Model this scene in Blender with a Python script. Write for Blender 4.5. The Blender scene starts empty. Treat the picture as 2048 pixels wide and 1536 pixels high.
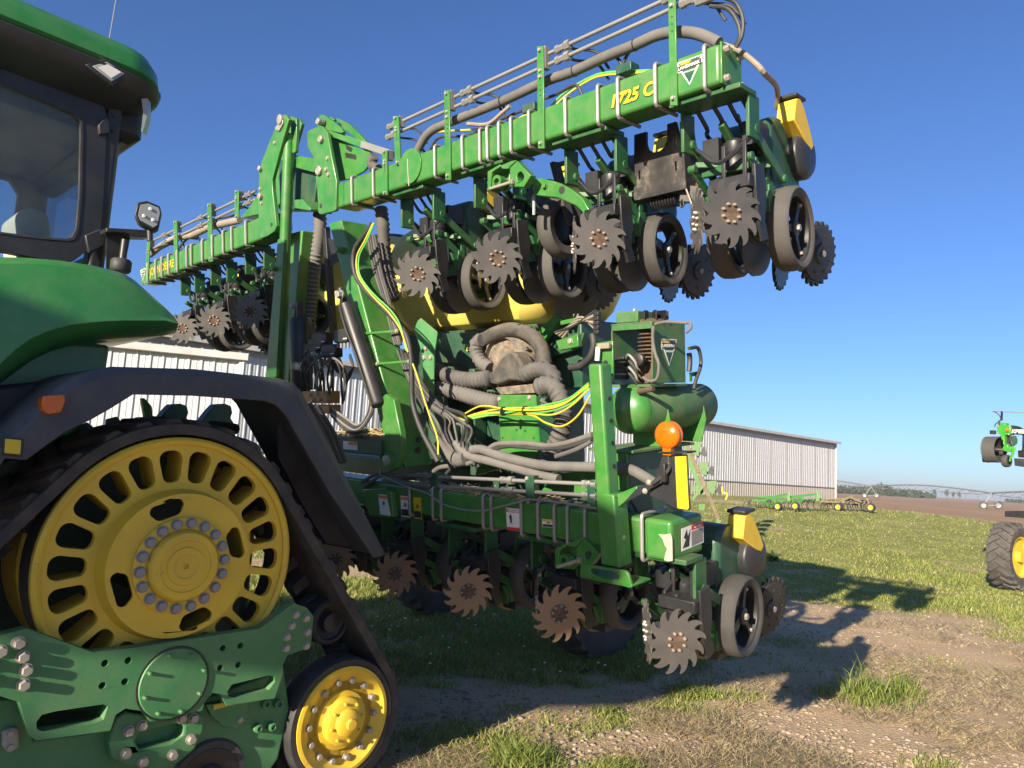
import bpy, bmesh, math, random
import numpy as np
from mathutils import Vector, Matrix
from mathutils.geometry import tessellate_polygon
random.seed(7); rng = np.random.default_rng(7)
scene = bpy.context.scene
col = scene.collection
R = math.radians

# ------------------------------------------------------------------ camera
FPX, CAMH, PITCH, ROLL = 1480.0, 1.75, R(6.8), R(3.3)      # focal length in pixels of a 2048 wide picture
CAM = Vector((0, 0, CAMH))
_f = Vector((0, math.cos(PITCH), math.sin(PITCH)))
_u0 = Vector((0, -math.sin(PITCH), math.cos(PITCH)))
_r = Vector((1, 0, 0)) * math.cos(ROLL) + _u0 * math.sin(ROLL)
_u = Vector((-1, 0, 0)) * math.sin(ROLL) + _u0 * math.cos(ROLL)
cd = bpy.data.cameras.new('camera'); cam = bpy.data.objects.new('camera', cd); col.objects.link(cam)
cam.matrix_world = Matrix(((_r.x, _u.x, -_f.x, 0), (_r.y, _u.y, -_f.y, 0), (_r.z, _u.z, -_f.z, CAMH), (0, 0, 0, 1)))
cd.sensor_fit = 'HORIZONTAL'; cd.sensor_width = 36.0; cd.lens = 36.0 * FPX / 2048; cd.clip_start = 0.05; cd.clip_end = 9000
scene.camera = cam

# ------------------------------------------------------------------ sky, sun, exposure
SUN_EL, SUN_AZ = R(16.5), R(32.5)            # light travels towards (sin az, cos az)
world = bpy.data.worlds.new('World'); scene.world = world; world.use_nodes = True
wt = world.node_tree; bg = wt.nodes['Background']
sky = wt.nodes.new('ShaderNodeTexSky'); sky.sky_type = 'NISHITA'; sky.sun_disc = False
sky.sun_elevation = SUN_EL; sky.sun_rotation = math.pi + SUN_AZ
sky.air_density = 1.0; sky.dust_density = 0.5; sky.ozone_density = 4.0; sky.altitude = 300
bg.inputs[1].default_value = 0.070
wb = wt.nodes.new('ShaderNodeMix'); wb.data_type = 'RGBA'; wb.blend_type = 'MULTIPLY'; wb.inputs[0].default_value = 1.0
wb.inputs[7].default_value = (.64, .755, 1.01, 1)          # the camera's white balance, the same over the whole sky
wt.links.new(sky.outputs[0], wb.inputs[6]); wt.links.new(wb.outputs[2], bg.inputs[0])
sd = bpy.data.lights.new('sun', 'SUN'); so = bpy.data.objects.new('sun', sd); col.objects.link(so)
sd.energy = 5.0; sd.angle = R(0.53); sd.color = (1.0, 0.86, 0.68)
ldir = Vector((math.sin(SUN_AZ) * math.cos(SUN_EL), math.cos(SUN_AZ) * math.cos(SUN_EL), -math.sin(SUN_EL)))
so.rotation_euler = ldir.to_track_quat('-Z', 'Y').to_euler(); so.location = (-20, -30, 30)
vs = scene.view_settings; vs.view_transform = 'Standard'; vs.look = 'None'; vs.exposure = 1.3; vs.gamma = 1.0
scene.render.engine = 'CYCLES'

# ------------------------------------------------------------------ measuring helpers
def ray(x, y): return (_f * FPX + _r * (x - 1024) - _u * (y - 768)) / FPX
def Zd(x, y, d): return CAM + ray(x, y) * d
def sm(a, b, x):
    t = np.clip((x - a) / (b - a), 0, 1); return t * t * (3 - 2 * t)
def ground_h(x, y): return 0.9 * sm(16, 36, y)
def Gp(x, y, h=None):
    d = ray(x, y)
    if h is not None: return CAM + d * ((h - CAMH) / d.z)
    t = 3.0
    while t < 3000:
        p = CAM + d * t
        if p.z < ground_h(p.x, p.y): return p
        t *= 1.004
    return CAM + d * 3000
class Frame:
    """a machine's own axes: u across (towards the camera's right), v rearwards, w up"""
    def __init__(s, O, u, v, w): s.O, s.a = O, {'u': u, 'v': v, 'w': w}
    def loc(s, p): d = p - s.O; return Vector((d.dot(s.a['u']), d.dot(s.a['v']), d.dot(s.a['w'])))
    def __call__(s, x, y, **k):
        (ax, val), = k.items(); n = s.a[ax]; d = ray(x, y)
        return s.loc(CAM + d * ((val - (CAM - s.O).dot(n)) / d.dot(n)))
    def mat(s):
        a = s.a; m = Matrix.Identity(4)
        for j, k in enumerate('uvw'):
            for i in range(3): m[i][j] = a[k][i]
        for i in range(3): m[i][3] = s.O[i]
        return m
pu = -ray(-530, 785).normalized()
pv0 = Vector((0, 0, 1)).cross(pu).normalized(); pw0 = pu.cross(pv0)
TILT = R(8)
pv = pv0 * math.cos(TILT) + pw0 * math.sin(TILT); pw = pu.cross(pv)
P = Frame(Zd(1178, 1056, 4.02), pu, pv, pw)                 # planter, nose slightly down
tu = Vector((pu.x, pu.y, 0)).normalized()
T = Frame(Vector((P.O.x, P.O.y, 0)), tu, pv0, Vector((0, 0, 1)))   # tractor, level

# ------------------------------------------------------------------ mesh builder
def basis(n):
    n = n.normalized(); a = Vector((0, 0, 1)) if abs(n.z) < .9 else Vector((1, 0, 0))
    e = a.cross(n).normalized(); return e, n.cross(e), n
def spline(pts, k=6):
    if len(pts) < 3: return list(pts)
    q = [pts[0] * 2 - pts[1]] + list(pts) + [pts[-1] * 2 - pts[-2]]; out = []
    for i in range(1, len(q) - 2):
        a, b, c, d = q[i-1], q[i], q[i+1], q[i+2]
        for j in range(k):
            t = j / k
            out.append(.5 * ((2*b) + (c - a)*t + (2*a - 5*b + 4*c - d)*t*t + (3*b - a - 3*c + d)*t**3))
    out.append(pts[-1]); return out
class MB:
    def __init__(s): s.v, s.f, s.m, s.cur = [], [], [], 0
    def mat(s, i): s.cur = i; return s
    def add(s, vs_, fs):
        o = len(s.v); s.v += [tuple(p) for p in vs_]
        for f in fs: s.f.append(tuple(i + o for i in f)); s.m.append(s.cur)
        return s
    def box(s, c, size, ax=None):
        c = Vector(c); e = ax or (Vector((1,0,0)), Vector((0,1,0)), Vector((0,0,1))); h = [x / 2 for x in size]
        vs_ = [c + e[0]*(h[0]*i) + e[1]*(h[1]*j) + e[2]*(h[2]*k) for k in (-1,1) for j in (-1,1) for i in (-1,1)]
        return s.add(vs_, [(0,2,3,1),(4,5,7,6),(0,1,5,4),(2,6,7,3),(0,4,6,2),(1,3,7,5)])
    def b2(s, lo, hi):
        lo, hi = Vector(lo), Vector(hi); return s.box((lo + hi) / 2, hi - lo)
    def beam(s, p0, p1, w, h, side=Vector((0,1,0))):
        """box from p0 to p1, w across `side`, h across the third axis"""
        p0, p1 = Vector(p0), Vector(p1); d = (p1 - p0); n = d.normalized()
        e = (side - n * side.dot(n)).normalized(); g = n.cross(e)
        return s.box((p0 + p1) / 2, (d.length, w, h), (n, e, g))
    def poly(s, outer, d, holes=()):
        """outline (3D points in a plane) with holes, extruded by vector d"""
        loops = [[Vector(p) for p in outer]] + [[Vector(p) for p in h] for h in holes]
        d = Vector(d); tris = tessellate_polygon(loops); flat = [p for l in loops for p in l]; n = len(flat)
        fs = [tuple(t) for t in tris] + [tuple(i + n for i in reversed(t)) for t in tris]; o = 0
        for l in loops:
            m = len(l)
            for i in range(m):
                a, b = o + i, o + (i + 1) % m; fs.append((a, b, b + n, a + n))
            o += m
        return s.add(flat + [p + d for p in flat], fs)
    def cyl(s, p0, p1, r, n=12, r1=None):
        return s.lathe([(r, 0), (r if r1 is None else r1, (Vector(p1) - Vector(p0)).length)], p0, Vector(p1) - Vector(p0), n, True)
    def lathe(s, prof, o, axis, n=24, cap=True, a0=0.0):
        o = Vector(o); e, g, ax = basis(Vector(axis)); vs_ = []; fs = []
        for (r, h) in prof:
            for i in range(n):
                a = a0 + 2 * math.pi * i / n; vs_.append(o + ax * h + (e * math.cos(a) + g * math.sin(a)) * r)
        for k in range(len(prof) - 1):
            for i in range(n):
                j = (i + 1) % n; fs.append((k*n + i, k*n + j, (k+1)*n + j, (k+1)*n + i))
        if cap:
            fs.append(tuple(range(n - 1, -1, -1))); fs.append(tuple((len(prof)-1)*n + i for i in range(n)))
        return s.add(vs_, fs)
    def tube(s, pts, r, n=8, k=6, rib=0.0, pitch=.02, cap=True):
        pts = spline([Vector(p) for p in pts], k)
        if rib:
            L = [0]
            for a, b in zip(pts, pts[1:]): L.append(L[-1] + (b - a).length)
            m = max(4, int(L[-1] / pitch)) * 2; out = []; j = 0
            for i in range(m + 1):
                t = L[-1] * i / m
                while j < len(pts) - 2 and L[j+1] < t: j += 1
                q = (t - L[j]) / max(1e-6, L[j+1] - L[j]); out.append(pts[j].lerp(pts[j+1], min(1, q)))
            pts = out
        vs_ = []; fs = []; e = None
        for i, p in enumerate(pts):
            t = (pts[min(i+1, len(pts)-1)] - pts[max(i-1, 0)]).normalized()
            if e is None: e = basis(t)[0]
            e = (e - t * e.dot(t)).normalized(); g = t.cross(e); rr = r + (rib if (rib and i % 2) else 0)
            for q in range(n):
                a = 2 * math.pi * q / n; vs_.append(p + (e * math.cos(a) + g * math.sin(a)) * rr)
        for i in range(len(pts) - 1):
            for q in range(n):
                z = (q + 1) % n; fs.append((i*n + q, i*n + z, (i+1)*n + z, (i+1)*n + q))
        if cap: fs.append(tuple(range(n-1, -1, -1))); fs.append(tuple((len(pts)-1)*n + i for i in range(n)))
        return s.add(vs_, fs)
    def mesh(s, name, mats, smooth=40):
        me = bpy.data.meshes.new(name); me.from_pydata(s.v, [], s.f)
        for m in mats: me.materials.append(m)
        me.polygons.foreach_set('material_index', s.m)
        me.polygons.foreach_set('use_smooth', [smooth > 0] * len(s.f)); me.update()
        bm = bmesh.new(); bm.from_mesh(me); bmesh.ops.recalc_face_normals(bm, faces=bm.faces); bm.to_mesh(me); bm.free()
        if smooth: me.set_sharp_from_angle(angle=R(smooth))
        return me
def link(name, me, parent=None, bevel=0, seg=2, loc=None):
    o = bpy.data.objects.new(name, me); col.objects.link(o)
    if parent is not None: o.parent = parent
    if loc is not None: o.location = loc
    if bevel:
        b = o.modifiers.new('bevel', 'BEVEL'); b.width = bevel; b.segments = seg; b.limit_method = 'ANGLE'; b.angle_limit = R(38); b.use_clamp_overlap = True
    return o
def part(name, mb, mats, parent, bevel=0, seg=2, smooth=40, loc=None):
    if not isinstance(mats, (list, tuple)): mats = [mats]
    return link(name, mb.mesh(name, mats, smooth), parent, bevel, seg, loc)
def thing(name, label, cat, group=None, frame=None, loc=None):
    o = bpy.data.objects.new(name, None); col.objects.link(o); o.empty_display_size = .2
    if frame: o.matrix_world = frame.mat()
    if loc is not None: o.location = loc
    o['label'] = label; o['category'] = cat
    if group: o['group'] = group
    return o
def struct(o, kind='structure'): o['kind'] = kind; return o

# ------------------------------------------------------------------ materials
def newmat(name):
    m = bpy.data.materials.new(name); m.use_nodes = True; t = m.node_tree; b = t.nodes['Principled BSDF']; return m, t, b
def N(t, typ, **k):
    n = t.nodes.new(typ)
    for a, v in k.items():
        if a.startswith('i_'): n.inputs[int(a[2:])].default_value = v
        else: setattr(n, a, v)
    return n
def noise(t, scale, detail=4, rough=.6, coord='Object', vec=None):
    n = N(t, 'ShaderNodeTexNoise'); n.inputs['Scale'].default_value = scale; n.inputs['Detail'].default_value = detail; n.inputs['Roughness'].default_value = rough
    if vec is None:
        tc = N(t, 'ShaderNodeTexCoord'); vec = tc.outputs[coord]
    t.links.new(vec, n.inputs['Vector']); return n.outputs['Fac']
def ramp(t, fac, stops):
    r = N(t, 'ShaderNodeValToRGB'); e = r.color_ramp.elements
    while len(e) < len(stops): e.new(.5)
    for q, (p, c) in zip(e, stops): q.position = p; q.color = (c, c, c, 1) if isinstance(c, (int, float)) else (*c, 1)
    t.links.new(fac, r.inputs[0]); return r.outputs[0]
def mixc(t, fac, a, b, mode='MIX'):
    m = N(t, 'ShaderNodeMix', data_type='RGBA', blend_type=mode)
    for i, x in ((0, fac), (6, a), (7, b)):
        if isinstance(x, (int, float)): m.inputs[i].default_value = x
        elif isinstance(x, tuple): m.inputs[i].default_value = (*x, 1)
        else: t.links.new(x, m.inputs[i])
    return m.outputs[2]
def math_(t, op, a, b=0.0):
    m = N(t, 'ShaderNodeMath', operation=op)
    for i, x in ((0, a), (1, b)):
        if isinstance(x, (int, float)): m.inputs[i].default_value = x
        else: t.links.new(x, m.inputs[i])
    return m.outputs[0]
DUST = (0.30, 0.235, 0.155)
def surf(name, colr, rough=.45, metal=0.0, dust=.25, dcol=DUST, spot=None, coat=0.0, bump=.0, bscale=60, var=.12, dscale=7, top=.5, rvar=.15, rnd=0.0, rcol=(.10, .09, .078)):
    """paint / metal / rubber with uneven dust, slight tone variation and fine relief"""
    m, t, b = newmat(name)
    n1 = noise(t, dscale, 6, .65); n2 = noise(t, dscale * 9, 3, .6)
    base = mixc(t, ramp(t, noise(t, 2.3, 3), [(.3, 0.0), (.7, 1.0)]), tuple(c * (1 - var) for c in colr), tuple(min(1, c * (1 + var)) for c in colr))
    if rnd:
        oi = N(t, 'ShaderNodeObjectInfo'); hs = N(t, 'ShaderNodeHueSaturation'); t.links.new(math_(t, 'ADD', math_(t, 'MULTIPLY', oi.outputs['Random'], rnd), 1 - rnd / 2), hs.inputs['Value']); t.links.new(base, hs.inputs['Color'])
        base = mixc(t, math_(t, 'MULTIPLY', math_(t, 'POWER', oi.outputs['Random'], 2.0), math_(t, 'MULTIPLY', noise(t, 9, 5, .7), rnd)), hs.outputs[0], rcol)
    if spot:
        base = mixc(t, math_(t, 'MULTIPLY', ramp(t, noise(t, spot[1], 6, .7), [(spot[2], 0.0), (spot[2] + .12, 1.0)]), spot[3] if len(spot) > 3 else .8), base, spot[0])
    if dust:
        ge = N(t, 'ShaderNodeNewGeometry'); sx = N(t, 'ShaderNodeSeparateXYZ'); t.links.new(ge.outputs['Normal'], sx.inputs[0])
        up = math_(t, 'MULTIPLY', math_(t, 'MAXIMUM', sx.outputs[2], 0.0), top)
        d = math_(t, 'ADD', ramp(t, n1, [(.38, 0.0), (.75, 1.0)]), up)
        d = math_(t, 'MULTIPLY', d, math_(t, 'ADD', math_(t, 'MULTIPLY', n2, .9), .35))
        d = math_(t, 'MINIMUM', math_(t, 'MULTIPLY', d, dust), .95)
        base = mixc(t, d, base, dcol)
        r = math_(t, 'ADD', math_(t, 'MULTIPLY', d, .5), rough)
    else: r = math_(t, 'ADD', math_(t, 'MULTIPLY', n1, rvar), rough - rvar / 2)
    t.links.new(base, b.inputs['Base Color']); t.links.new(math_(t, 'MINIMUM', r, 1.0), b.inputs['Roughness'])
    b.inputs['Metallic'].default_value = metal; b.inputs['Coat Weight'].default_value = coat; b.inputs['Coat Roughness'].default_value = .15
    if bump:
        bp = N(t, 'ShaderNodeBump'); bp.inputs['Strength'].default_value = bump; bp.inputs['Distance'].default_value = .004
        t.links.new(noise(t, bscale, 4, .6), bp.inputs['Height']); t.links.new(bp.outputs[0], b.inputs['Normal'])
    return m
M = {}
M['green'] = surf('green_paint', (.026, .165, .022), .38, dust=.26, dscale=11, coat=.25, bump=.06, bscale=25, top=.35)
M['greenT'] = surf('green_bodywork', (.020, .165, .034), .32, dust=.16, coat=.35, bump=.04, bscale=12, top=.35, dcol=(.35, .33, .25))
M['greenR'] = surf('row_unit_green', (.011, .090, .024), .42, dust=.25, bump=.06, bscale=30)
M['greenC'] = surf('green_casting', (.042, .185, .066), .5, dust=.42, spot=((.16, .17, .10), 11, .63, .55), bump=.25, bscale=140, dcol=(.22, .25, .13))
M['greenD'] = surf('dark_green_plastic', (.008, .060, .032), .42, dust=.20, bump=.05)
M['greenOld'] = surf('weathered_green_paint', (.028, .125, .032), .55, dust=.38, spot=((.10, .055, .025), 5, .55, .7), bump=.1)
M['yellow'] = surf('yellow_paint', (.66, .45, .03), .46, dust=.26, spot=((.20, .13, .05), 16, .64, .6), bump=.12, bscale=120, top=.3, dcol=(.36, .25, .10))
M['tank'] = surf('yellow_tank_plastic', (.66, .53, .11), .38, dust=.22, top=.4, bump=.08, bscale=9, dcol=(.42, .36, .2))
M['galv'] = surf('galvanised_steel', (.27, .27, .255), .45, metal=.4, dust=.25, top=.4)
M['bolt'] = surf('zinc_bolt', (.36, .34, .30), .42, metal=.45, dust=.4, top=.2)
M['boltD'] = surf('grey_bolt', (.25, .255, .26), .5, metal=.3, dust=.4, top=.2)
M['blade'] = surf('worn_steel_blade', (.105, .10, .094), .42, metal=.35, dust=.22, dcol=(.20, .18, .155), bump=.06, dscale=14, top=.1, rnd=.5)
M['rust'] = surf('rusty_hub', (.06, .036, .024), .8, dust=.3, spot=((.10, .05, .028), 30, .5), bump=.3)
M['soil'] = surf('soil_coated_steel', (.22, .145, .085), .6, metal=.2, dust=.3, dcol=(.28, .2, .13), top=.1, rnd=.6, rcol=(.12, .07, .04))
M['rubber'] = surf('black_rubber', (.020, .021, .023), .6, dust=.22, dcol=(.17, .165, .155), bump=.2, bscale=90, top=.4)
M['gauge'] = surf('dusty_wheel_rubber', (.045, .043, .040), .75, dust=.34, dcol=(.13, .125, .118), bump=.3, bscale=70, dscale=11, top=.2, rnd=.5)
M['tyre'] = surf('dusty_tyre_rubber', (.045, .042, .040), .8, dust=.5, dcol=(.17, .15, .125), bump=.2)
M['track'] = surf('track_rubber', (.03, .029, .03), .75, dust=.85, dcol=(.145, .125, .10), bump=.35, bscale=60, dscale=9)
M['black'] = surf('black_plastic', (.014, .015, .018), .42, dust=.12, top=.9, dcol=(.15, .15, .15), bump=.08, bscale=200)
M['fender'] = surf('charcoal_fender_plastic', (.034, .040, .052), .46, dust=.18, top=1.2, bump=.35, bscale=260, dcol=(.26, .24, .2))
M['blackM'] = surf('black_steel', (.017, .018, .020), .42, metal=.2, dust=.16, top=.8, dcol=(.16, .15, .135))
M['worn'] = surf('worn_black_steel', (.022, .022, .023), .42, metal=.45, dust=.45, dcol=(.22, .19, .15), spot=((.19, .175, .155), 5, .56, .7), dscale=5)
M['hose'] = surf('dusty_grey_hose', (.085, .082, .078), .75, dust=.45, dcol=(.215, .205, .185), rnd=.7, top=.5)
M['hoseD'] = surf('black_hose', (.020, .021, .022), .55, dust=.2, top=.6, dcol=(.2, .19, .17))
M['loom'] = surf('tan_hose', (.20, .165, .125), .8, dust=.6, dcol=(.4, .34, .26))
M['duct'] = surf('dusty_black_duct', (.035, .035, .034), .65, dust=.55, dcol=(.22, .18, .13), dscale=12, top=.9)
M['fan'] = surf('dusty_fan_housing', (.06, .06, .058), .7, dust=1.1, dcol=(.33, .255, .165), dscale=16, top=.6)
M['cabY'] = surf('yellow_cable', (.55, .46, .03), .45, dust=.15)
M['cabG'] = surf('green_cable', (.10, .42, .09), .45, dust=.12)
M['brass'] = surf('brass_block', (.36, .20, .055), .45, metal=.4, dust=.35)
M['cream'] = surf('seat_fabric', (.42, .39, .33), .9, dust=0)
M['grey'] = surf('grey_plastic', (.17, .175, .18), .6, dust=.3)
M['ink'] = surf('dark_ink', (.012, .014, .012), .5, dust=.12)
M['white'] = surf('white_vinyl', (.72, .71, .67), .5, dust=.15)
M['red'] = surf('red_vinyl', (.50, .025, .03), .5, dust=.15)
M['orangeV'] = surf('orange_vinyl', (.75, .22, .03), .5, dust=.15)
M['yellowV'] = surf('yellow_vinyl', (.60, .43, .012), .35, dust=.08, coat=.2)
M['cut'] = surf('scraped_primer', (.34, .32, .27), .8, dust=.5)
M['straw'] = surf('straw', (.42, .32, .17), .9, dust=0, var=.35)
M['lime'] = surf('bright_green_paint', (.035, .27, .015), .4, dust=.12, coat=.3)
M['oldgreen'] = surf('faded_green_paint', (.06, .17, .04), .6, dust=.4)
M['oldbrown'] = surf('rusty_old_paint', (.15, .13, .07), .8, dust=.4, spot=((.10, .05, .03), 3, .5))
M['alu'] = surf('irrigation_pipe', (.22, .23, .24), .6, metal=.1, dust=0)
def amber(name, c, tr=.35):
    m, t, b = newmat(name); b.inputs['Base Color'].default_value = (*c, 1); b.inputs['Roughness'].default_value = .18
    b.inputs['Transmission Weight'].default_value = tr; b.inputs['Coat Weight'].default_value = .4; b.inputs['IOR'].default_value = 1.4
    wv = N(t, 'ShaderNodeTexWave', wave_type='RINGS', rings_direction='Y'); wv.inputs['Scale'].default_value = 60
    bp = N(t, 'ShaderNodeBump'); bp.inputs['Strength'].default_value = .12; t.links.new(wv.outputs['Fac'], bp.inputs['Height']); t.links.new(bp.outputs[0], b.inputs['Normal'])
    return m
M['amber'] = amber('amber_lens', (.72, .15, .004), .25)
def glass(name, c, rough=.02, a=.25):
    m, t, b = newmat(name)
    tr = N(t, 'ShaderNodeBsdfTransparent'); tr.inputs[0].default_value = (*c, 1)
    gl = N(t, 'ShaderNodeBsdfGlossy'); gl.inputs['Roughness'].default_value = rough
    df = N(t, 'ShaderNodeBsdfDiffuse'); df.inputs[0].default_value = (.35, .33, .28, 1)
    lw = N(t, 'ShaderNodeLayerWeight'); lw.inputs[0].default_value = .5; fr = N(t, 'ShaderNodeMath', operation='MULTIPLY_ADD'); fr.inputs[1].default_value = .6; fr.inputs[2].default_value = .04; t.links.new(math_(t, 'POWER', lw.outputs['Facing'], 5.0), fr.inputs[0])
    mx = N(t, 'ShaderNodeMixShader'); t.links.new(fr.outputs[0], mx.inputs[0]); t.links.new(tr.outputs[0], mx.inputs[1]); t.links.new(gl.outputs[0], mx.inputs[2])
    m2 = N(t, 'ShaderNodeMixShader'); t.links.new(math_(t, 'MULTIPLY', ramp(t, noise(t, 6, 6), [(.3, .2), (.8, 1.0)]), a), m2.inputs[0])
    t.links.new(mx.outputs[0], m2.inputs[1]); t.links.new(df.outputs[0], m2.inputs[2])
    t.links.new(m2.outputs[0], t.nodes['Material Output'].inputs[0]); return m
M['glass'] = glass('cab_glass', (.64, .75, .80), a=.10)
M['lens'] = surf('clear_lamp_lens', (.30, .33, .33), .12, dust=.12, coat=.6)

# ------------------------------------------------------------------ ground
_perm = rng.random((256, 256))
def vnoise(x, y, s, o=0):
    x = np.asarray(x) / s + 37.3 * o + 500; y = np.asarray(y) / s + 91.7 * o + 500
    xi = np.floor(x).astype(int); yi = np.floor(y).astype(int); fx = x - xi; fy = y - yi
    fx = fx * fx * (3 - 2 * fx); fy = fy * fy * (3 - 2 * fy)
    g = lambda a, b: _perm[(a) % 256, (b) % 256]
    return (g(xi, yi) * (1 - fx) + g(xi + 1, yi) * fx) * (1 - fy) + (g(xi, yi + 1) * (1 - fx) + g(xi + 1, yi + 1) * fx) * fy
def fbm(x, y, s, o=0): return (vnoise(x, y, s, o) + .5 * vnoise(x, y, s / 2, o + 1) + .25 * vnoise(x, y, s / 4, o + 2)) / 1.75
def seg_d(x, y, pts):
    d = np.full(np.shape(x), 1e9)
    for (ax, ay), (bx, by) in zip(pts, pts[1:]):
        vx, vy = bx - ax, by - ay; t = np.clip(((x - ax) * vx + (y - ay) * vy) / (vx * vx + vy * vy), 0, 1)
        d = np.minimum(d, np.hypot(x - ax - t * vx, y - ay - t * vy))
    return d
def is_field(x, y):      # tilled land beyond the yard
    return sm(-.6, .6, x - 21.3 - .4 * np.sin(y * .3) - .0 * y) * sm(20, 26, y)
def grass_mask(x, y):
    x = np.asarray(x, float); y = np.asarray(y, float); n = fbm(x, y, 1.1); n2 = fbm(x, y, .35, 5)
    g = .92 * sm(10.6, 12.4, y - .6 * (n - .5))
    g = np.maximum(g, 1.0 * sm(2.5, 1.4, x - .25 * (y - 6)) * sm(5.6, 6.4, y + 1.2 * (n - .5)) * (x > -40))
    g = np.maximum(g, .9 * sm(-1.0, .6, x - 6.2 - .45 * (y - 9)) * sm(8, 9.5, y))
    for cx, cy, r, a in [(3.2, 6.55, .30, .9), (3.6, 6.8, .2, .7), (2.85, 6.7, .2, .7), (2.45, 7.3, .5, .7), (.45, 5.65, .38, .95), (.8, 5.8, .35, .8), (.15, 4.7, .35, .9), (.75, 4.6, .28, .8), (1.75, 7.0, .5, .8), (-.3, 5.0, .5, .8), (1.6, 4.7, .22, .6), (2.9, 5.0, .25, .5), (4.9, 8.2, .4, .6), (5.6, 8.0, .5, .6), (2.2, 8.0, .7, .7), (3.1, 8.9, .6, .6)]:
        g = np.maximum(g, a * np.exp(-(((x - cx) ** 2 + (y - cy) ** 2) / r ** 2) * 1.2))
    d = seg_d(x, y, [(9, 6.5), (5.6, 9.0), (4.9, 10.6), (3.4, 11.6), (1.0, 12.6), (-2.5, 12.4), (-6, 12)])
    g = g * (.18 + .82 * sm(.55, 1.35, d + .5 * (n - .5)))
    g = g * (1 - .85 * sm(.8, .2, seg_d(x, y, [(.2, 6.0), (1.2, 6.5), (2.4, 7.3)]) + .9 * (n2 - .45)))
    bare = np.exp(-(((x - 13.5) / 6.5) ** 2 + ((y - 38.5) / 4.2) ** 2))
    g = g * (1 - .8 * bare) * (1 - .5 * sm(.62, .78, n) * (y > 11)) * (1 - is_field(x, y))
    return np.clip(g * (.15 + 1.6 * n2), 0, 1)
xs = np.concatenate([[-2400, -900, -400, -200, -100, -60], np.arange(-40, -8, 1.0), np.arange(-8, 12, .11), np.arange(12, 60, .8), [65, 80, 110, 180, 400, 900, 2400]])
ys = np.concatenate([[-400, -100, -40, -20, -10, -4, 0], np.arange(2, 4, .4), np.arange(4, 14, .1), np.arange(14, 30, .35), np.arange(30, 60, 1.0), [62, 70, 80, 100, 140, 200, 320, 600, 1200, 2600]])
X, Y = np.meshgrid(xs, ys); nx, ny = len(xs), len(ys)
gm = grass_mask(X, Y)
near = sm(30, 8, Y) * (np.abs(X) < 20)
Zg = ground_h(X, Y) + near * ((fbm(X, Y, 1.6, 9) - .5) * .07 + (fbm(X, Y, .3, 13) - .5) * .035 * (1 - gm)) + is_field(X, Y) * (np.sin(X * 3.1) * .03 - .03)
verts = np.stack([X, Y, Zg], -1).reshape(-1, 3)
idx = np.arange(nx * ny).reshape(ny, nx)
faces = np.stack([idx[:-1, :-1], idx[:-1, 1:], idx[1:, 1:], idx[1:, :-1]], -1).reshape(-1, 4)
gme = bpy.data.meshes.new('ground'); gme.from_pydata(verts.tolist(), [], faces.tolist())
gme.polygons.foreach_set('use_smooth', [True] * len(faces))
for nm, arr in (('grass', gm), ('field', is_field(X, Y))):
    at_ = gme.attributes.new(nm, 'FLOAT', 'POINT'); at_.data.foreach_set('value', arr.ravel().astype(np.float32))
m, t, b = newmat('yard_ground')
tc = N(t, 'ShaderNodeTexCoord'); vec = tc.outputs['Object']
soil = mixc(t, ramp(t, noise(t, 1.3, 6, .7, vec=vec), [(.3, 0.0), (.7, 1.0)]), (.46, .325, .185), (.58, .43, .265))
vo = N(t, 'ShaderNodeTexVoronoi'); vo.inputs['Scale'].default_value = 34; t.links.new(vec, vo.inputs['Vector'])
sc = N(t, 'ShaderNodeSeparateColor'); t.links.new(vo.outputs['Color'], sc.inputs[0])
stone = mixc(t, sc.outputs[0], (.24, .20, .155), (.46, .395, .305))
soil = mixc(t, ramp(t, vo.outputs['Distance'], [(.22, .45), (.5, 0.0)]), soil, stone)
soil = mixc(t, math_(t, 'MULTIPLY', ramp(t, noise(t, 3.1, 5, .7, vec=vec), [(.5, 0.0), (.62, 1.0)]), .55), soil, (.46, .37, .22))
gcol = mixc(t, ramp(t, noise(t, .9, 5, .6, vec=vec), [(.35, 0.0), (.65, 1.0)]), (.20, .23, .05), (.36, .34, .11))
gcol = mixc(t, math_(t, 'MULTIPLY', ramp(t, noise(t, 38, 3, .8, vec=vec), [(.45, 0.0), (.6, 1.0)]), .45), gcol, (.28, .23, .11))
gcol = mixc(t, math_(t, 'MULTIPLY', ramp(t, noise(t, 14, 3, .8, vec=vec), [(.5, 0.0), (.62, 1.0)]), .5), gcol, (.07, .09, .022))
mp = N(t, 'ShaderNodeMapping'); mp.inputs['Scale'].default_value = (1.6, .05, 1); t.links.new(vec, mp.inputs[0])
fcol = mixc(t, ramp(t, noise(t, 1.0, 5, .7, vec=mp.outputs[0]), [(.35, 0.0), (.65, 1.0)]), (.30, .19, .115), (.44, .30, .185))
fcol = mixc(t, ramp(t, noise(t, 2.5, 5, .8, vec=vec), [(.52, 0.0), (.7, .6)]), fcol, (.30, .22, .13))
def attr(nm): a = N(t, 'ShaderNodeAttribute', attribute_name=nm); return a.outputs['Fac']
cbase = mixc(t, ramp(t, math_(t, 'ADD', attr('grass'), math_(t, 'MULTIPLY', math_(t, 'SUBTRACT', noise(t, 6, 4, vec=vec), .5), .5)), [(.25, 0.0), (.6, 1.0)]), soil, gcol)
cbase = mixc(t, attr('field'), cbase, fcol)
t.links.new(cbase, b.inputs['Base Color']); b.inputs['Roughness'].default_value = .95; b.inputs['Specular IOR Level'].default_value = .15
hgt = math_(t, 'ADD', math_(t, 'MULTIPLY', math_(t, 'SUBTRACT', .5, vo.outputs['Distance']), .35), noise(t, 40, 5, .7, vec=vec))
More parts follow.
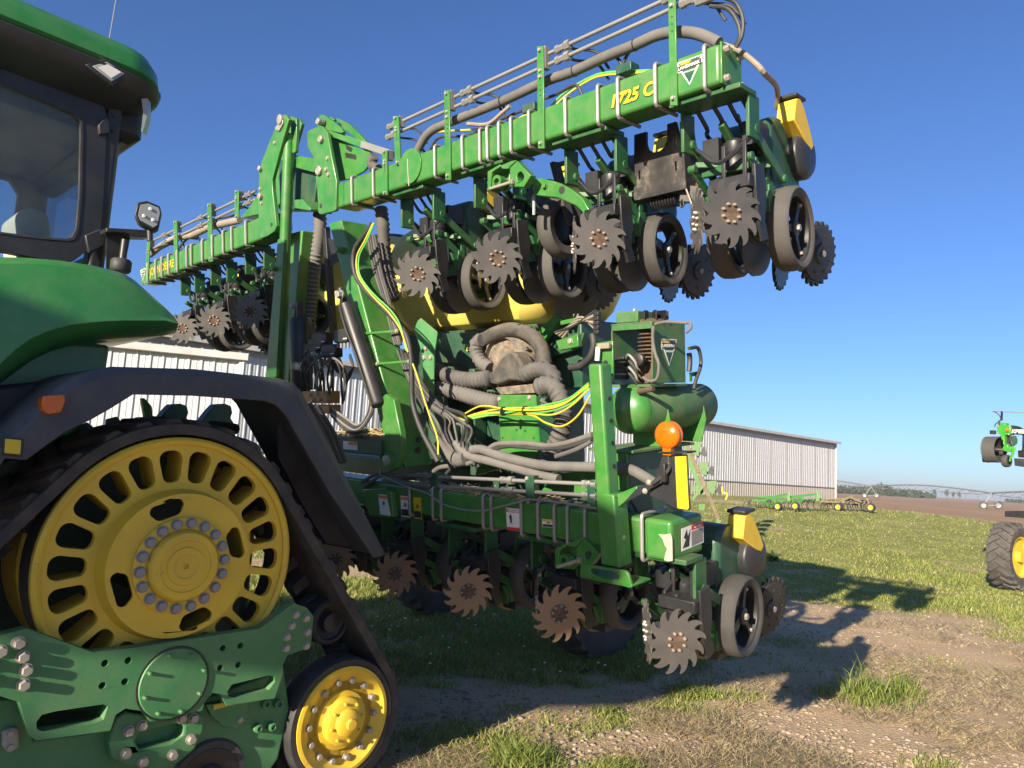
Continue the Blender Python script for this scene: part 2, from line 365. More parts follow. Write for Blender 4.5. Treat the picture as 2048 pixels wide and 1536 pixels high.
bp = N(t, 'ShaderNodeBump'); bp.inputs['Strength'].default_value = .9; bp.inputs['Distance'].default_value = .03
t.links.new(hgt, bp.inputs['Height']); t.links.new(bp.outputs[0], b.inputs['Normal'])
gme.materials.append(m)
ground = bpy.data.objects.new('ground', gme); col.objects.link(ground); struct(ground)
ground['label'] = 'grassy farmyard with a worn gravel patch and tilled field beyond'

def zat(x, y): return ground_h(x, y) + (sm(30, 8, y) * (np.abs(x) < 20)) * ((fbm(x, y, 1.6, 9) - .5) * .07 + (fbm(x, y, .3, 13) - .5) * .035 * .5)
def leafmat(name, c1, c2, dry, rough=.6, tl=.35):
    m, t, b = newmat(name)
    oi = N(t, 'ShaderNodeAttribute', attribute_name='tone'); f_ = oi.outputs['Fac']
    c = mixc(t, f_, c1, c2); c = mixc(t, ramp(t, f_, [(.80, 0.0), (.86, 1.0)]), c, dry)
    t.links.new(c, b.inputs['Base Color']); b.inputs['Roughness'].default_value = rough
    ts = N(t, 'ShaderNodeBsdfTranslucent'); t.links.new(c, ts.inputs[0]); mx = N(t, 'ShaderNodeMixShader'); mx.inputs[0].default_value = tl
    t.links.new(b.outputs[0], mx.inputs[1]); t.links.new(ts.outputs[0], mx.inputs[2]); t.links.new(mx.outputs[0], t.nodes['Material Output'].inputs[0]); return m
def blades(name, x, y, h, wd, lean, mat, tone):
    n = len(x); a = rng.random(n) * 2 * np.pi; b_ = rng.random(n) * 2 * np.pi; z = zat(x, y) - .008
    dx, dy = np.cos(a) * wd, np.sin(a) * wd; lx, ly = np.cos(b_) * lean * h, np.sin(b_) * lean * h
    v = np.zeros((n, 5, 3), np.float32)
    v[:, 0] = np.stack([x - dx, y - dy, z], -1); v[:, 1] = np.stack([x + dx, y + dy, z], -1)
    v[:, 2] = np.stack([x + dx * .7 + lx * .3, y + dy * .7 + ly * .3, z + h * .55], -1); v[:, 3] = np.stack([x - dx * .7 + lx * .3, y - dy * .7 + ly * .3, z + h * .55], -1)
    v[:, 4] = np.stack([x + lx, y + ly, z + h * np.maximum(.3, 1 - .5 * lean ** 2)], -1)
    i = (np.arange(n) * 5)[:, None]
    me = bpy.data.meshes.new(name); me.vertices.add(n * 5); me.vertices.foreach_set('co', v.ravel())
    li = np.concatenate([i, i + 1, i + 2, i + 3, i + 3, i + 2, i + 4], 1).astype(np.int32)
    me.loops.add(n * 7); me.loops.foreach_set('vertex_index', li.ravel()); me.polygons.add(n * 2)
    st = np.stack([np.arange(n) * 7, np.arange(n) * 7 + 4], 1).astype(np.int32); me.polygons.foreach_set('loop_start', st.ravel())
    me.update(calc_edges=True); me.validate()
    at_ = me.attributes.new('tone', 'FLOAT', 'POINT'); at_.data.foreach_set('value', np.repeat(tone, 5).astype(np.float32))
    me.materials.append(mat); o = bpy.data.objects.new(name, me); col.objects.link(o); return struct(o, 'stuff')
def scatter(n, y0, y1, spread=.85):
    y = 1 / (1 / y1 + rng.random(n) * (1 / y0 - 1 / y1)); x = (rng.random(n) * 2 - 1) * spread * y + .1 * y; return x, y
M['blade_g'] = leafmat('grass_leaf', (.14, .205, .032), (.38, .385, .10), (.52, .43, .24))
x, y = scatter(620000, 4.2, 46); g = grass_mask(x, y); k = rng.random(len(x)) < g ** 1.5 * 1.1; x, y, g = x[k], y[k], g[k]
lush = sm(.45, .75, fbm(x, y, 2.2, 21)); shade_zone = sm(2.6, 1.2, x) * sm(6, 7, y) * sm(12, 10.5, y); hh = (.025 + .05 * shade_zone * rng.random(len(x)) + .075 * rng.random(len(x)) ** 1.6 * (.5 + .9 * lush)) * (.65 + .6 * g)
clump = np.exp(-(((x - 3.2) ** 2 + (y - 6.6) ** 2) / .5)) + .7 * np.exp(-(((x - .5) ** 2 + (y - 5.65) ** 2) / .18)) + .55 * np.exp(-(((x - .3) ** 2 + (y - 4.7) ** 2) / .25)) + .5 * np.exp(-(((x - 1.8) ** 2 + (y - 7) ** 2) / .3))
clump = clump * (.35 + 1.3 * sm(.35, .65, fbm(x, y, .22, 61))); hh = hh * (1 + 1.6 * clump)
tone = np.clip(rng.random(len(x)) * .9 + .15 * (fbm(x, y, 1.4, 31) - .5) * 2 - .25 * clump, 0, 1)
o = blades('grass', x, y, hh, .0022 + .00042 * y, .35 + .5 * rng.random(len(x)), M['blade_g'], tone)
o['label'] = 'short uneven green grass over the yard'; o['category'] = 'grass'
# dry straw litter lying on the bare soil
x, y = scatter(90000, 4.2, 24); g = grass_mask(x, y); k = (g < .5) & (rng.random(len(x)) < sm(.42, .62, fbm(x, y, .9, 41))); x, y = x[k], y[k]
o = blades('straw_litter', x, y, .05 + .07 * rng.random(len(x)), .0016 + .0003 * y, 2.2 + rng.random(len(x)), M['blade_g'], np.full(len(x), .97))
o['label'] = 'dry straw litter lying on the bare soil'; o['category'] = 'straw'
# gravel
def stones(name, x, y, r, mat):
    n = len(x); p = (1 + 5 ** .5) / 2
    iv = np.array([(-1,p,0),(1,p,0),(-1,-p,0),(1,-p,0),(0,-1,p),(0,1,p),(0,-1,-p),(0,1,-p),(p,0,-1),(p,0,1),(-p,0,-1),(-p,0,1)], float); iv /= np.linalg.norm(iv[0])
    it = np.array([(0,11,5),(0,5,1),(0,1,7),(0,7,10),(0,10,11),(1,5,9),(5,11,4),(11,10,2),(10,7,6),(7,1,8),(3,9,4),(3,4,2),(3,2,6),(3,6,8),(3,8,9),(4,9,5),(2,4,11),(6,2,10),(8,6,7),(9,8,1)])
    v = iv[None] * (1 + .25 * (rng.random((n, 12, 1)) - .5)); v = v * np.stack([.7 + .7 * rng.random(n), .7 + .6 * rng.random(n), .4 + .35 * rng.random(n)], -1)[:, None]
    a = rng.random(n) * 6.28; c, s_ = np.cos(a)[:, None], np.sin(a)[:, None]
    v = np.stack([v[..., 0] * c - v[..., 1] * s_, v[..., 0] * s_ + v[..., 1] * c, v[..., 2]], -1) * r[:, None, None]
    v = v + np.stack([x, y, zat(x, y) + r * .15], -1)[:, None]
    f_ = (it[None] + (np.arange(n) * 12)[:, None, None]).reshape(-1, 3).astype(np.int32)
    me = bpy.data.meshes.new(name); me.vertices.add(n * 12); me.vertices.foreach_set('co', v.ravel().astype(np.float32))
    me.loops.add(len(f_) * 3); me.loops.foreach_set('vertex_index', f_.ravel()); me.polygons.add(len(f_)); me.polygons.foreach_set('loop_start', np.arange(len(f_), dtype=np.int32) * 3)
    me.update(calc_edges=True); me.polygons.foreach_set('use_smooth', [True] * len(f_))
    at_ = me.attributes.new('tone', 'FLOAT', 'POINT'); at_.data.foreach_set('value', np.repeat(rng.random(n), 12).astype(np.float32))
    me.materials.append(mat); o = bpy.data.objects.new(name, me); col.objects.link(o); return struct(o, 'stuff')
m, t, b = newmat('gravel_stone'); a = N(t, 'ShaderNodeAttribute', attribute_name='tone')
t.links.new(mixc(t, math_(t, 'MULTIPLY', noise(t, 60, 4), .5), ramp(t, a.outputs['Fac'], [(0.0, (.17, .13, .09)), (.35, (.26, .20, .14)), (.7, (.31, .25, .18)), (1.0, (.36, .30, .23))]), (.23, .185, .13)), b.inputs['Base Color']); b.inputs['Roughness'].default_value = .85
M['stone'] = m
x, y = scatter(26000, 4.2, 12, .75); g = grass_mask(x, y); k = (rng.random(len(x)) > g * 1.3) & (rng.random(len(x)) < .25 + .75 * sm(.4, .6, fbm(x, y, .8, 51))) ; x, y = x[k], y[k]
o = stones('gravel', x, y, .006 + .020 * rng.random(len(x)) ** 3.2, m); o['label'] = 'loose rounded gravel on bare soil'; o['category'] = 'gravel'

# ------------------------------------------------------------------ shared small shapes
def circ(c, r, ex, ey, n=20, a0=0): return [c + ex * (r * math.cos(a0 + 2*math.pi*i/n)) + ey * (r * math.sin(a0 + 2*math.pi*i/n)) for i in range(n)]
UX, VX, WX = Vector((1,0,0)), Vector((0,1,0)), Vector((0,0,1))
_bolts = {}
def bolt(parent, p, axis, r, mat, h=None, name='bolt'):
    """hex head with washer; heads of one size share a mesh"""
    h = h or r * .8; key = (round(r, 4), round(h, 4), tuple(round(x, 2) for x in axis), mat.name)
    if key not in _bolts:
        mb = MB(); ax = Vector(axis).normalized()
        mb.lathe([(r * 1.22, -.002), (r * 1.22, h * .22)], (0,0,0), ax, 14); mb.lathe([(r, h * .22), (r, h * .92), (r * .86, h)], (0,0,0), ax, 6, a0=random.random())
        _bolts[key] = mb.mesh(name, [mat], 30)
    return link(name, _bolts[key], parent, loc=p)
def cluster(parent, pts, axis, r, mat, **k):
    for p in pts: bolt(parent, p, axis, r, mat, **k)
def toothed(n, r, rt, c, ex, ey, k=5, hook=.55):
    """row cleaner wheel outline: hooked, swept-back teeth"""
    o = []
    for i in range(n):
        a = 2 * math.pi * i / n; s = 2 * math.pi / n
        for f_, rr in [(.15 + .95*t_, r + (rt - r) * math.sin(t_ * math.pi / 2)) for t_ in (0, .15, .3, .5, .7, .88, 1)] + [(1.14, rt*.992), (1.03, r + (rt-r)*.72), (.965, r + (rt-r)*.42), (.975, r + (rt-r)*.14), (1.05, r)]:
            ang = (a + f_ * s) * hook; o.append(c + ex * (rr * math.cos(ang)) + ey * (rr * math.sin(ang)))
    return o
def text_mesh(s, size, mat, depth=.0008, shear=0.0, bold=0.0, align='LEFT'):
    cu = bpy.data.curves.new('lettering', 'FONT'); cu.body = s; cu.size = size; cu.extrude = depth; cu.shear = shear; cu.offset = bold; cu.align_x = align; cu.resolution_u = 3
    o = bpy.data.objects.new('lettering', cu); col.objects.link(o); bpy.context.view_layer.update()
    me = bpy.data.meshes.new_from_object(o.evaluated_get(bpy.context.evaluated_depsgraph_get())); bpy.data.objects.remove(o); me.materials.clear(); me.materials.append(mat); return me
def lettering(parent, s, p, ex, ey, size, mat, **k):
    o = link('lettering', text_mesh(s, size, mat, **k), parent); ex = Vector(ex).normalized(); ey = Vector(ey); ey = (ey - ex * ey.dot(ex)).normalized(); n = ex.cross(ey)
    mm = Matrix.Identity(4)
    for j, a in enumerate((ex, ey, n)):
        for i in range(3): mm[i][j] = a[i]
    for i in range(3): mm[i][3] = p[i]
    o.matrix_local = mm; return o
def quadmb(pts, d): return MB().poly(pts, d)

# ================================================================== TRACTOR
tr = thing('tractor', 'large green tracked tractor with yellow drive wheel and black fender, cab at upper left', 'tractor', frame=T)
def Tp(pts, u): return [T(x, y, u=u) for x, y in pts]
C2 = lambda pts: [(x / 1.794, 680 + y / 1.794) for x, y in pts]

# ---- drive wheel
wc = Vector((-1.0, -1.79, 1.25)); WR = .575
def ring_holes(c, n, r0, r1, frac, ex, ey, a0=0.0, k=5):
    hs = []
    for i in range(n):
        a = a0 + 2*math.pi*i/n; s = 2*math.pi/n*frac/2; rm = (r1 - r0) * .42; o = []
        cs = [(r1, -1), (r1, 1), (r0, 1), (r0, -1)]
        h = []
        for rr, sg in cs:
            inn = -1 if rr == r1 else 1
            am = a + sg * s * (1 if rr == r1 else .92); rad = min(rm, rr * s * .75)
            ctr = (rr + inn * rad, am - sg * rad / rr)
            st = {(r1, -1): (180, 90), (r1, 1): (90, 0), (r0, 1): (0, -90), (r0, -1): (-90, -180)}[(rr, sg)]
            for q in range(k):
                th = R(st[0] + (st[1] - st[0]) * q / (k - 1)); rr2 = ctr[0] + rad * math.sin(th); aa = ctr[1] + rad * math.cos(th) / rr
                h.append(c + ex * (rr2 * math.cos(aa)) + ey * (rr2 * math.sin(aa)))
        hs.append(h)
    return hs
mb = MB()
mb.poly(circ(wc, WR - .004, VX, WX, 72), (-.035, 0, 0), ring_holes(wc, 22, .368, .515, .76, VX, WX) + [circ(wc, .325, VX, WX, 48)])     # slotted web
mb.lathe([(WR - .03, -.02), (WR, -.02), (WR, .012), (WR - .015, .022), (WR - .035, .012), (WR - .035, -.02), (WR - .03, -.02)], wc, UX, 72, False)
mb.lathe([(.345, -.03), (.335, .01), (.325, .05), (.318, .075)], wc, UX, 64, False)
mb.lathe([(.325, -.14), (.325, -.03)], wc, UX, 48, False)
wheel = part('drive_wheel', mb, M['yellow'], tr, .004)
part('rim_band', MB().lathe([(WR - .02, -.02), (WR - .035, -.10), (WR - .04, -.17), (WR - .002, -.17), (WR - .002, -.022), (WR - .02, -.02)], wc, UX, 72, False), M['rubber'], wheel)
mb = MB()
for i in range(22):
    a = 2*math.pi*(i + .5)/22; d = VX * math.cos(a) + WX * math.sin(a); e_ = -VX * math.sin(a) + WX * math.cos(a)
    mb.box(wc + d * .44 + UX * -.115, (.16, .17, .018), (UX, d, e_))
part('rib', mb, M['yellow'], wheel)
mb = MB(); fc = wc + UX * .062
mb.poly(circ(fc, .32, VX, WX, 64), (.014, 0, 0), ring_holes(fc, 4, .225, .30, .36, VX, WX, .35, 6))
mb.lathe([(.215, .0), (.215, .028), (.205, .034), (.165, .034), (.16, .03), (.155, .05), (.145, .062), (.115, .064), (.112, .058), (.085, .058), (.082, .066), (.055, .066), (.052, .061), (.012, .061), (.010, .05)], fc, UX, 56)
part('wheel_face', mb, M['yellow'], wheel, .003)
for i in range(18):
    a = 2*math.pi*i/18 + .1; bolt(wheel, fc + UX*.033 + (VX*math.cos(a) + WX*math.sin(a)) * .188, UX, .0215, M['boltD'], .02)
part('transmission_housing', MB().b2((-2.4, -2.6, .45), (-1.62, -1.05, 1.85)), M['greenD'], tr, .08, 3)
part('axle_housing', MB().lathe([(.17, -.02), (.17, -.9)], wc, UX, 24), M['greenD'], tr)
mb = MB(); mb.lathe([(WR - .03, -.34), (WR - .03, -.6), (.50, -.6), (.50, -.34), (WR - .03, -.34)], wc, UX, 48, False)
part('inner_wheel', mb, M['yellow'], wheel)

# ---- idlers, rollers
idc = Vector((-.95, -.81, .375)); fidc = Vector((-.95, -2.85, .375))
def idler(c, name):
    mb = MB(); o = c + UX * -.02
    mb.mat(0).lathe([(.27, -.16), (.318, -.16), (.325, -.14), (.325, -.02), (.315, 0), (.29, .0), (.28, -.01)], o, UX, 56, False)
    mb.mat(1).lathe([(.285, -.03), (.282, .005), (.262, .008), (.245, -.005), (.225, -.012), (.20, -.03), (.155, -.03), (.15, -.015), (.125, -.012), (.122, .02), (.112, .028), (.072, .032), (.068, .052), (.05, .062), (.028, .064), (.026, .082), (.0, .083)], o, UX, 56)
    w_ = part(name, mb, [M['rubber'], M['yellow']], tr)
    for i in range(14):
        a = 2*math.pi*i/14; bolt(w_, o + UX*-.022 + (VX*math.cos(a) + WX*math.sin(a)) * .205, UX, .016, M['bolt'], .024)
    for i in range(8):
        a = 2*math.pi*i/8 + .2; bolt(w_, o + UX*.026 + (VX*math.cos(a) + WX*math.sin(a)) * .098, UX, .008, M['yellow'], .016)
    return w_
idler(idc, 'idler_wheel'); idler(fidc, 'idler_wheel')
for v_ in (-1.52, -2.15):
    mb = MB(); o = Vector((-1.0, v_, .23)); mb.mat(0).lathe([(.14, -.14), (.185, -.14), (.19, -.12), (.19, -.02), (.18, 0), (.15, 0)], o, UX, 40, False); mb.mat(1).lathe([(.152, -.03), (.148, .0), (.08, -.01), (.06, .03), (.0, .035)], o, UX, 32)
    part('track_roller', mb, [M['tyre'], M['black']], tr)
mb = MB(); o = T(660, 1245, u=-1.12); mb.mat(0).lathe([(.095, -.12), (.118, -.12), (.122, -.1), (.122, 0), (.11, .012), (.095, .01), (.09, -.02)], o, UX, 32, False); mb.mat(1).lathe([(.10, -.05), (.095, -.01), (.055, -.02), (.05, .02), (.0, .025)], o, UX, 24)
part('guide_roller', mb, [M['rubber'], M['black']], tr)

# ---- rubber track belt
def belt_path(circles, n=26):
    pts = []
    m = len(circles)
    for i in range(m):
        (c0, r0), (c1, r1), (c2, r2) = circles[i - 1], circles[i], circles[(i + 1) % m]
        def tang(a, ra, b, rb):
            d = (b - a); L = d.length; d /= L; nrm = Vector((-d.y, d.x)); s = (ra - rb) / L; return nrm * math.sqrt(1 - s*s) + d * s
        n0 = tang(c0, r0, c1, r1); n1 = tang(c1, r1, c2, r2); a0 = math.atan2(n0.y, n0.x); a1 = math.atan2(n1.y, n1.x)
        while a1 > a0: a1 -= 2*math.pi
        for q in range(n + 1):
            a = a0 + (a1 - a0) * q / n; pts.append(c1 + Vector((math.cos(a), math.sin(a))) * r1)
    return pts
cw = [(Vector((wc.y, wc.z)), WR + .012), (Vector((idc.y, idc.z)), .33), (Vector((fidc.y, fidc.z)), .33)]
bp_ = belt_path(cw); dense = []
for a, b_ in zip(bp_, bp_[1:] + bp_[:1]):
    k = max(1, int((b_ - a).length / .045))
    for q in range(k): dense.append(a.lerp(b_, q / k))
u0_, u1_ = -.985, -1.60; n = len(dense); vs_ = []; fs = []; nrm = []
for i in range(n):
    d = (dense[(i+1) % n] - dense[i-1]).normalized(); nn = Vector((-d.y, d.x)); cc = Vector((-1.8, .75))
    if nn.dot(dense[i] - cc) < 0: nn = -nn
    nrm.append(nn)
    for (uu, off) in ((u0_, 0), (u0_, .05), (u1_, .05), (u1_, 0)):
        q = dense[i] + nn * off; vs_.append((uu, q.x, q.y))
for i in range(n):
    j = (i + 1) % n
    for a in range(4): b_ = (a + 1) % 4; fs.append((i*4 + a, i*4 + b_, j*4 + b_, j*4 + a))
mb = MB().add(vs_, fs)
per = sum((dense[(i+1) % n] - dense[i]).length for i in range(n)); step = per / 56; acc = 0; nxt = 0
for i in range(n):
    L = (dense[(i+1) % n] - dense[i]).length
    if acc >= nxt:
        nxt += step; d = (dense[(i+1) % n] - dense[i]).normalized(); nn = nrm[i]; D3 = Vector((0, d.x, d.y)); N3 = Vector((0, nn.x, nn.y)); c = Vector((0, dense[i].x, dense[i].y))
        for (ua, ub, sg, of) in ((u0_ - .018, (u0_ + u1_)/2 - .02, 1, 0), ((u0_ + u1_)/2 + .02, u1_ + .004, -1, .5)):
            c2 = c + D3 * (of * step); pa = c2 + UX * ua + N3 * .048 + D3 * (.05 if sg > 0 else -.05) * 1; pb = c2 + UX * ub + N3 * .048 - D3 * (.05 if sg > 0 else -.05)
            w2 = .042; vv = []
            for (pp, hh) in ((pa, .026), (pb, .036)):
                vv += [pp + D3*w2, pp - D3*w2, pp - D3*w2*.65 + N3*hh, pp + D3*w2*.65 + N3*hh]
            mb.add(vv, [(0,1,2,3), (7,6,5,4), (0,4,5,1), (1,5,6,2), (2,6,7,3), (3,7,4,0)])
        mb.box(c + UX * -1.29 - N3 * .05, (.09, .06, .10), (UX, D3, N3))      # inner drive lug
    acc += L
part('rubber_track', mb, M['track'], tr, .004, 1)

# ---- undercarriage
plate_out = C2([(-420, 1040), (0, 1060), (95, 1035), (330, 1120), (480, 1105), (610, 1085), (935, 1035), (1000, 985), (1055, 945), (1100, 960), (1125, 992), (1115, 1100), (1030, 1132), (1015, 1165), (1016, 1195), (985, 1285), (815, 1312), (790, 1270), (765, 1267), (735, 1295), (725, 1330), (540, 1370), (515, 1332), (450, 1322), (415, 1345), (395, 1402), (130, 1437), (105, 1420), (70, 1300), (0, 1278), (-420, 1270)])
slots = [C2([(130, 1372), (150, 1345), (200, 1332), (370, 1307), (388, 1315), (372, 1362), (340, 1375), (150, 1405), (132, 1396)]), C2([(815, 1262), (832, 1236), (965, 1203), (985, 1207), (988, 1225), (965, 1256), (840, 1284), (820, 1280)])]
uP = -.90
hole_c = C2([(376, 1160), (460, 1150), (367, 1240), (448, 1226), (800, 1106), (863, 1097), (790, 1176), (855, 1166)])
holes = [Tp(s_, uP) for s_ in slots] + [circ(T(x, y, u=uP), .0145, VX, WX, 14) for x, y in hole_c]
frame_p = part('undercarriage_plate', MB().poly(Tp(plate_out, uP), (-.06, 0, 0), holes), M['greenC'], tr, .006, 3)
for s_ in slots:    # raised lip round the slots
    pass
cc = T(347, 1366, u=uP); mb = MB().lathe([(.150, -.02), (.150, .004), (.146, .009), (.0, .012)], cc, UX, 48); mb.mat(1).lathe([(.159, -.01), (.159, .0025), (.150, .0025)], cc, UX, 48, False)
cv = part('round_cover', mb, [M['greenC'], M['ink']], frame_p)
for i in range(8):
    a = 2*math.pi*i/8 + .3; bolt(cv, cc + UX*.010 + (VX*math.cos(a) + WX*math.sin(a))*.130, UX, .0075, M['greenC'], .022)
cluster(frame_p, [T(x, y, u=uP) for x, y in C2([(65, 1085), (80, 1135), (92, 1182), (82, 1235), (0, 1115), (-30, 1165), (-40, 1220)])], UX, .0205, M['bolt'], h=.034)
cluster(frame_p, [T(x, y, u=uP) for x, y in C2([(1060, 985), (1097, 998), (1045, 1025), (1102, 1048), (1028, 1065), (1097, 1097), (1025, 1105)])], UX, .0165, M['bolt'], h=.018)
mb = MB().poly(Tp(C2([(-420, 1275), (0, 1285), (90, 1300), (120, 1440), (400, 1400), (440, 1330), (760, 1280), (1020, 1180), (1040, 1330), (1000, 1500), (960, 1560), (300, 1660), (-420, 1600)]), -1.02), (-.35, 0, 0))
part('undercarriage_frame', mb, M['greenC'], tr, .03, 4)
low = C2([(392, 1440), (415, 1360), (450, 1335), (520, 1345), (700, 1335), (735, 1350), (732, 1400), (700, 1470), (640, 1520), (560, 1545), (450, 1530), (400, 1500)])
cast = part('casting_cover', MB().poly(Tp(low, -.955), (-.08, 0, 0), [Tp(C2([(485, 1440), (500, 1410), (640, 1375), (660, 1385), (655, 1420), (620, 1445), (500, 1470)]), -.955)]), M['greenC'], tr, .012, 3)
cluster(cast, [T(x, y, u=-.955) for x, y in C2([(460, 1402), (508, 1382), (450, 1483), (511, 1512), (618, 1488), (684, 1432), (650, 1356), (692, 1356)])], UX, .0195, M['bolt'], h=.026)
mb = MB().poly(Tp(C2([(740, 1310), (800, 1300), (880, 1290), (892, 1310), (885, 1370), (850, 1390), (800, 1385), (760, 1350)]), -.985), (-.06, 0, 0)); ac = part('access_cover', mb, M['greenC'], tr, .012, 3)
bolt(ac, T(480, 1440, u=-.985), UX, .012, M['bolt']); part('warning_decal', quadmb(Tp([(427, 1410), (468, 1400), (468, 1409), (427, 1420)], -.982), (.001, 0, 0)), M['yellowV'], ac)
mb = MB().poly(Tp(C2([(10, 1405), (55, 1390), (70, 1400), (70, 1465), (30, 1480), (8, 1462)]), -.99), (-.03, 0, 0)); lp = part('link_plate', mb, M['cut'], tr, .008); cluster(lp, [T(x, y, u=-.99) for x, y in C2([(38, 1412), (38, 1462)])], UX, .013, M['bolt'])
for x, y in C2([(958, 1308), (1003, 1308), (930, 1395), (980, 1390)]): part('boss', MB().lathe([(.022, -.05), (.022, .0), (.012, .004), (.011, -.01)], T(x, y, u=-.99), UX, 18), M['greenC'], tr)

# ---- black track fender
top_l = C2([(-350, 560), (-60, 430), (8, 372), (16, 345), (75, 288), (200, 172), (262, 132), (330, 108), (400, 95), (700, 104), (1000, 137), (1055, 155), (1085, 188), (1240, 490), (1385, 770)])
bot_l = C2([(-330, 650), (-40, 520), (18, 425), (95, 432), (135, 402), (235, 330), (330, 285), (400, 245), (480, 195), (700, 200), (950, 218), (990, 232), (1030, 275), (1180, 540), (1345, 783)])
uF = -.84; mb = MB(); rows = []
def rowpx(pts, u, dz=0): return [T(x, y, u=u) + WX * dz for x, y in pts]
to = rowpx(top_l, uF - .035); bo = rowpx(bot_l, uF)
tops = [a.lerp(b_, .22) for a, b_ in zip(rowpx(top_l, uF), rowpx(bot_l, uF))]
rows = [[p - UX * .70 for p in to], to, tops, bo, [p - UX * .03 for p in bo]]
ins = [a.lerp(b_, .35) for a, b_ in zip(rowpx(top_l, uF - .03), rowpx(bot_l, uF - .03))]
rows += [ins, [p - UX * .66 for p in ins]]
n = len(top_l); vs_ = [p for r_ in rows for p in r_]; fs = []
for k in range(len(rows)):
    k2 = (k + 1) % len(rows)
    for i in range(n - 1): fs.append((k*n + i, k*n + i + 1, k2*n + i + 1, k2*n + i))
for i in (0, n - 1): fs.append(tuple(k*n + i for k in range(len(rows))))
part('track_fender', MB().add(vs_, fs), M['fender'], tr, .006, 2, smooth=32)
fl = rowpx(C2([(1010, 300), (1100, 420), (1330, 742), (1300, 748), (1170, 730), (1085, 590), (1000, 420)]), uF - .32)
part('mud_flap', MB().poly(fl, (-.03, 0, 0)), M['rubber'], tr, .005)
mb = MB()
for yy in (0, 1, 2): mb.tube([T(600 + yy*16, 800 + yy*6, u=-1.0 - yy*.12), T(640 + yy*14, 860 + yy*6, u=-1.0 - yy*.12), T(668 + yy*10, 925, u=-1.0 - yy*.12)], .02, 6)
part('fender_rib', mb, M['rubber'], tr)
mb = MB().poly(Tp([(87, 791), (130, 789), (132, 802), (124, 824), (98, 829), (86, 822), (83, 805)], uF + .045), (-.06, 0, 0)); mk = part('marker_lamp', mb, M['amber'], tr, .008, 3)
part('lamp_base', MB().poly(Tp([(96, 796), (135, 792), (130, 822), (102, 828)], uF - .005), (-.03, 0, 0)), M['black'], mk)
part('reflector', MB().poly(Tp([(11, 877), (43, 880), (41, 909), (9, 906)], uF + .012), (-.012, 0, 0)), M['yellowV'], tr, .003)
part('reflector_backing', MB().poly(Tp([(7, 873), (48, 878), (45, 914), (5, 910)], uF + .006), (-.012, 0, 0)), M['black'], tr, .003)
mb = MB().tube([T(405, 855, u=-1.15), T(425, 853, u=-1.2), T(470, 858, u=-1.3)], .03, 10); part('fender_strut', mb, M['black'], tr)

# ---- green rear fender body
S = [(-420, 500), (-150, 508), (0, 514), (60, 516), (120, 521), (180, 530), (228, 541), (252, 549), (272, 563), (300, 588), (330, 615), (349, 634), (356, 646)]
Kc = [(-420, 1080), (-150, 850), (0, 728), (30, 700), (60, 678), (95, 662), (140, 650), (180, 645), (215, 642), (250, 641), (290, 641), (330, 641), (357, 648)]
Lw = [(-420, 1150), (-150, 900), (0, 768), (30, 745), (62, 722), (100, 703), (145, 690), (180, 683), (215, 679), (250, 676), (290, 674), (330, 671), (352, 666)]
def up(pts, f_, other): return [(a[0] * (1 - f_) + b_[0] * f_, a[1] * (1 - f_) + b_[1] * f_) for a, b_ in zip(pts, other)]
rows = [[p - UX * .95 for p in rowpx(S, -1.14)], rowpx(S, -1.14), rowpx(up(S, .06, Kc), -1.085), rowpx(up(S, .5, Kc), -1.05), rowpx(Kc, -1.05), rowpx(up(Kc, .45, Lw), -1.09), rowpx(Lw, -1.20), [p - UX * .9 for p in rowpx(Lw, -1.16)]]
n = len(S); vs_ = [p for r_ in rows for p in r_]; fs = []
for k in range(len(rows)):
    k2 = (k + 1) % len(rows)
    for i in range(n - 1): fs.append((k*n + i, k*n + i + 1, k2*n + i + 1, k2*n + i))
for i in (0, n - 1): fs.append(tuple(k*n + i for k in range(len(rows))))
part('rear_fender', MB().add(vs_, fs), M['greenT'], tr, .012, 3, smooth=26)
mb = MB().poly(Tp([(-420, 640), (0, 660), (120, 680), (222, 690), (214, 740), (205, 800), (150, 870), (-420, 1000)], -1.45), (-.5, 0, 0)); part('body_side', mb, M['greenT'], tr, .02)
mb = MB().poly(Tp([(-420, 800), (0, 770), (110, 760), (100, 850), (80, 900), (0, 930), (-420, 1000)], -1.28), (-.3, 0, 0)); part('step_housing', mb, M['black'], tr, .02)
# ---- forward part of the tractor (beyond the left edge): hood, front tracks
mb = MB(); mb.b2((-3.35, -6.6, 1.15), (-2.25, -3.9, 2.35)); part('hood', mb, M['greenT'], tr, .15, 4)
mb = MB(); mb.b2((-3.3, -6.4, .7), (-2.3, -1.6, 1.3)); part('chassis', mb, M['black'], tr, .05)
for uu in (-1.45, -4.15):
    mb = MB()
    pr = belt_path([(Vector((-5.25, 1.05)), .42), (Vector((-4.65, .36)), .33), (Vector((-5.85, .36)), .33)], 12)
    mb.poly([Vector((uu + .25, p.x, p.y)) for p in pr], (-.5, 0, 0)); part('front_track', mb, M['track'], tr, .03)
mb = MB(); mb.b2((-1.75, -3.55, 1.22), (-1.1, -2.85, 2.1)); part('fuel_tank', mb, M['black'], tr, .06, 3)
mb = MB().poly([Vector((-4.0, p.x, p.y)) for p in bp_], (-.6, 0, 0)); part('far_track', mb, M['track'], tr, .02)
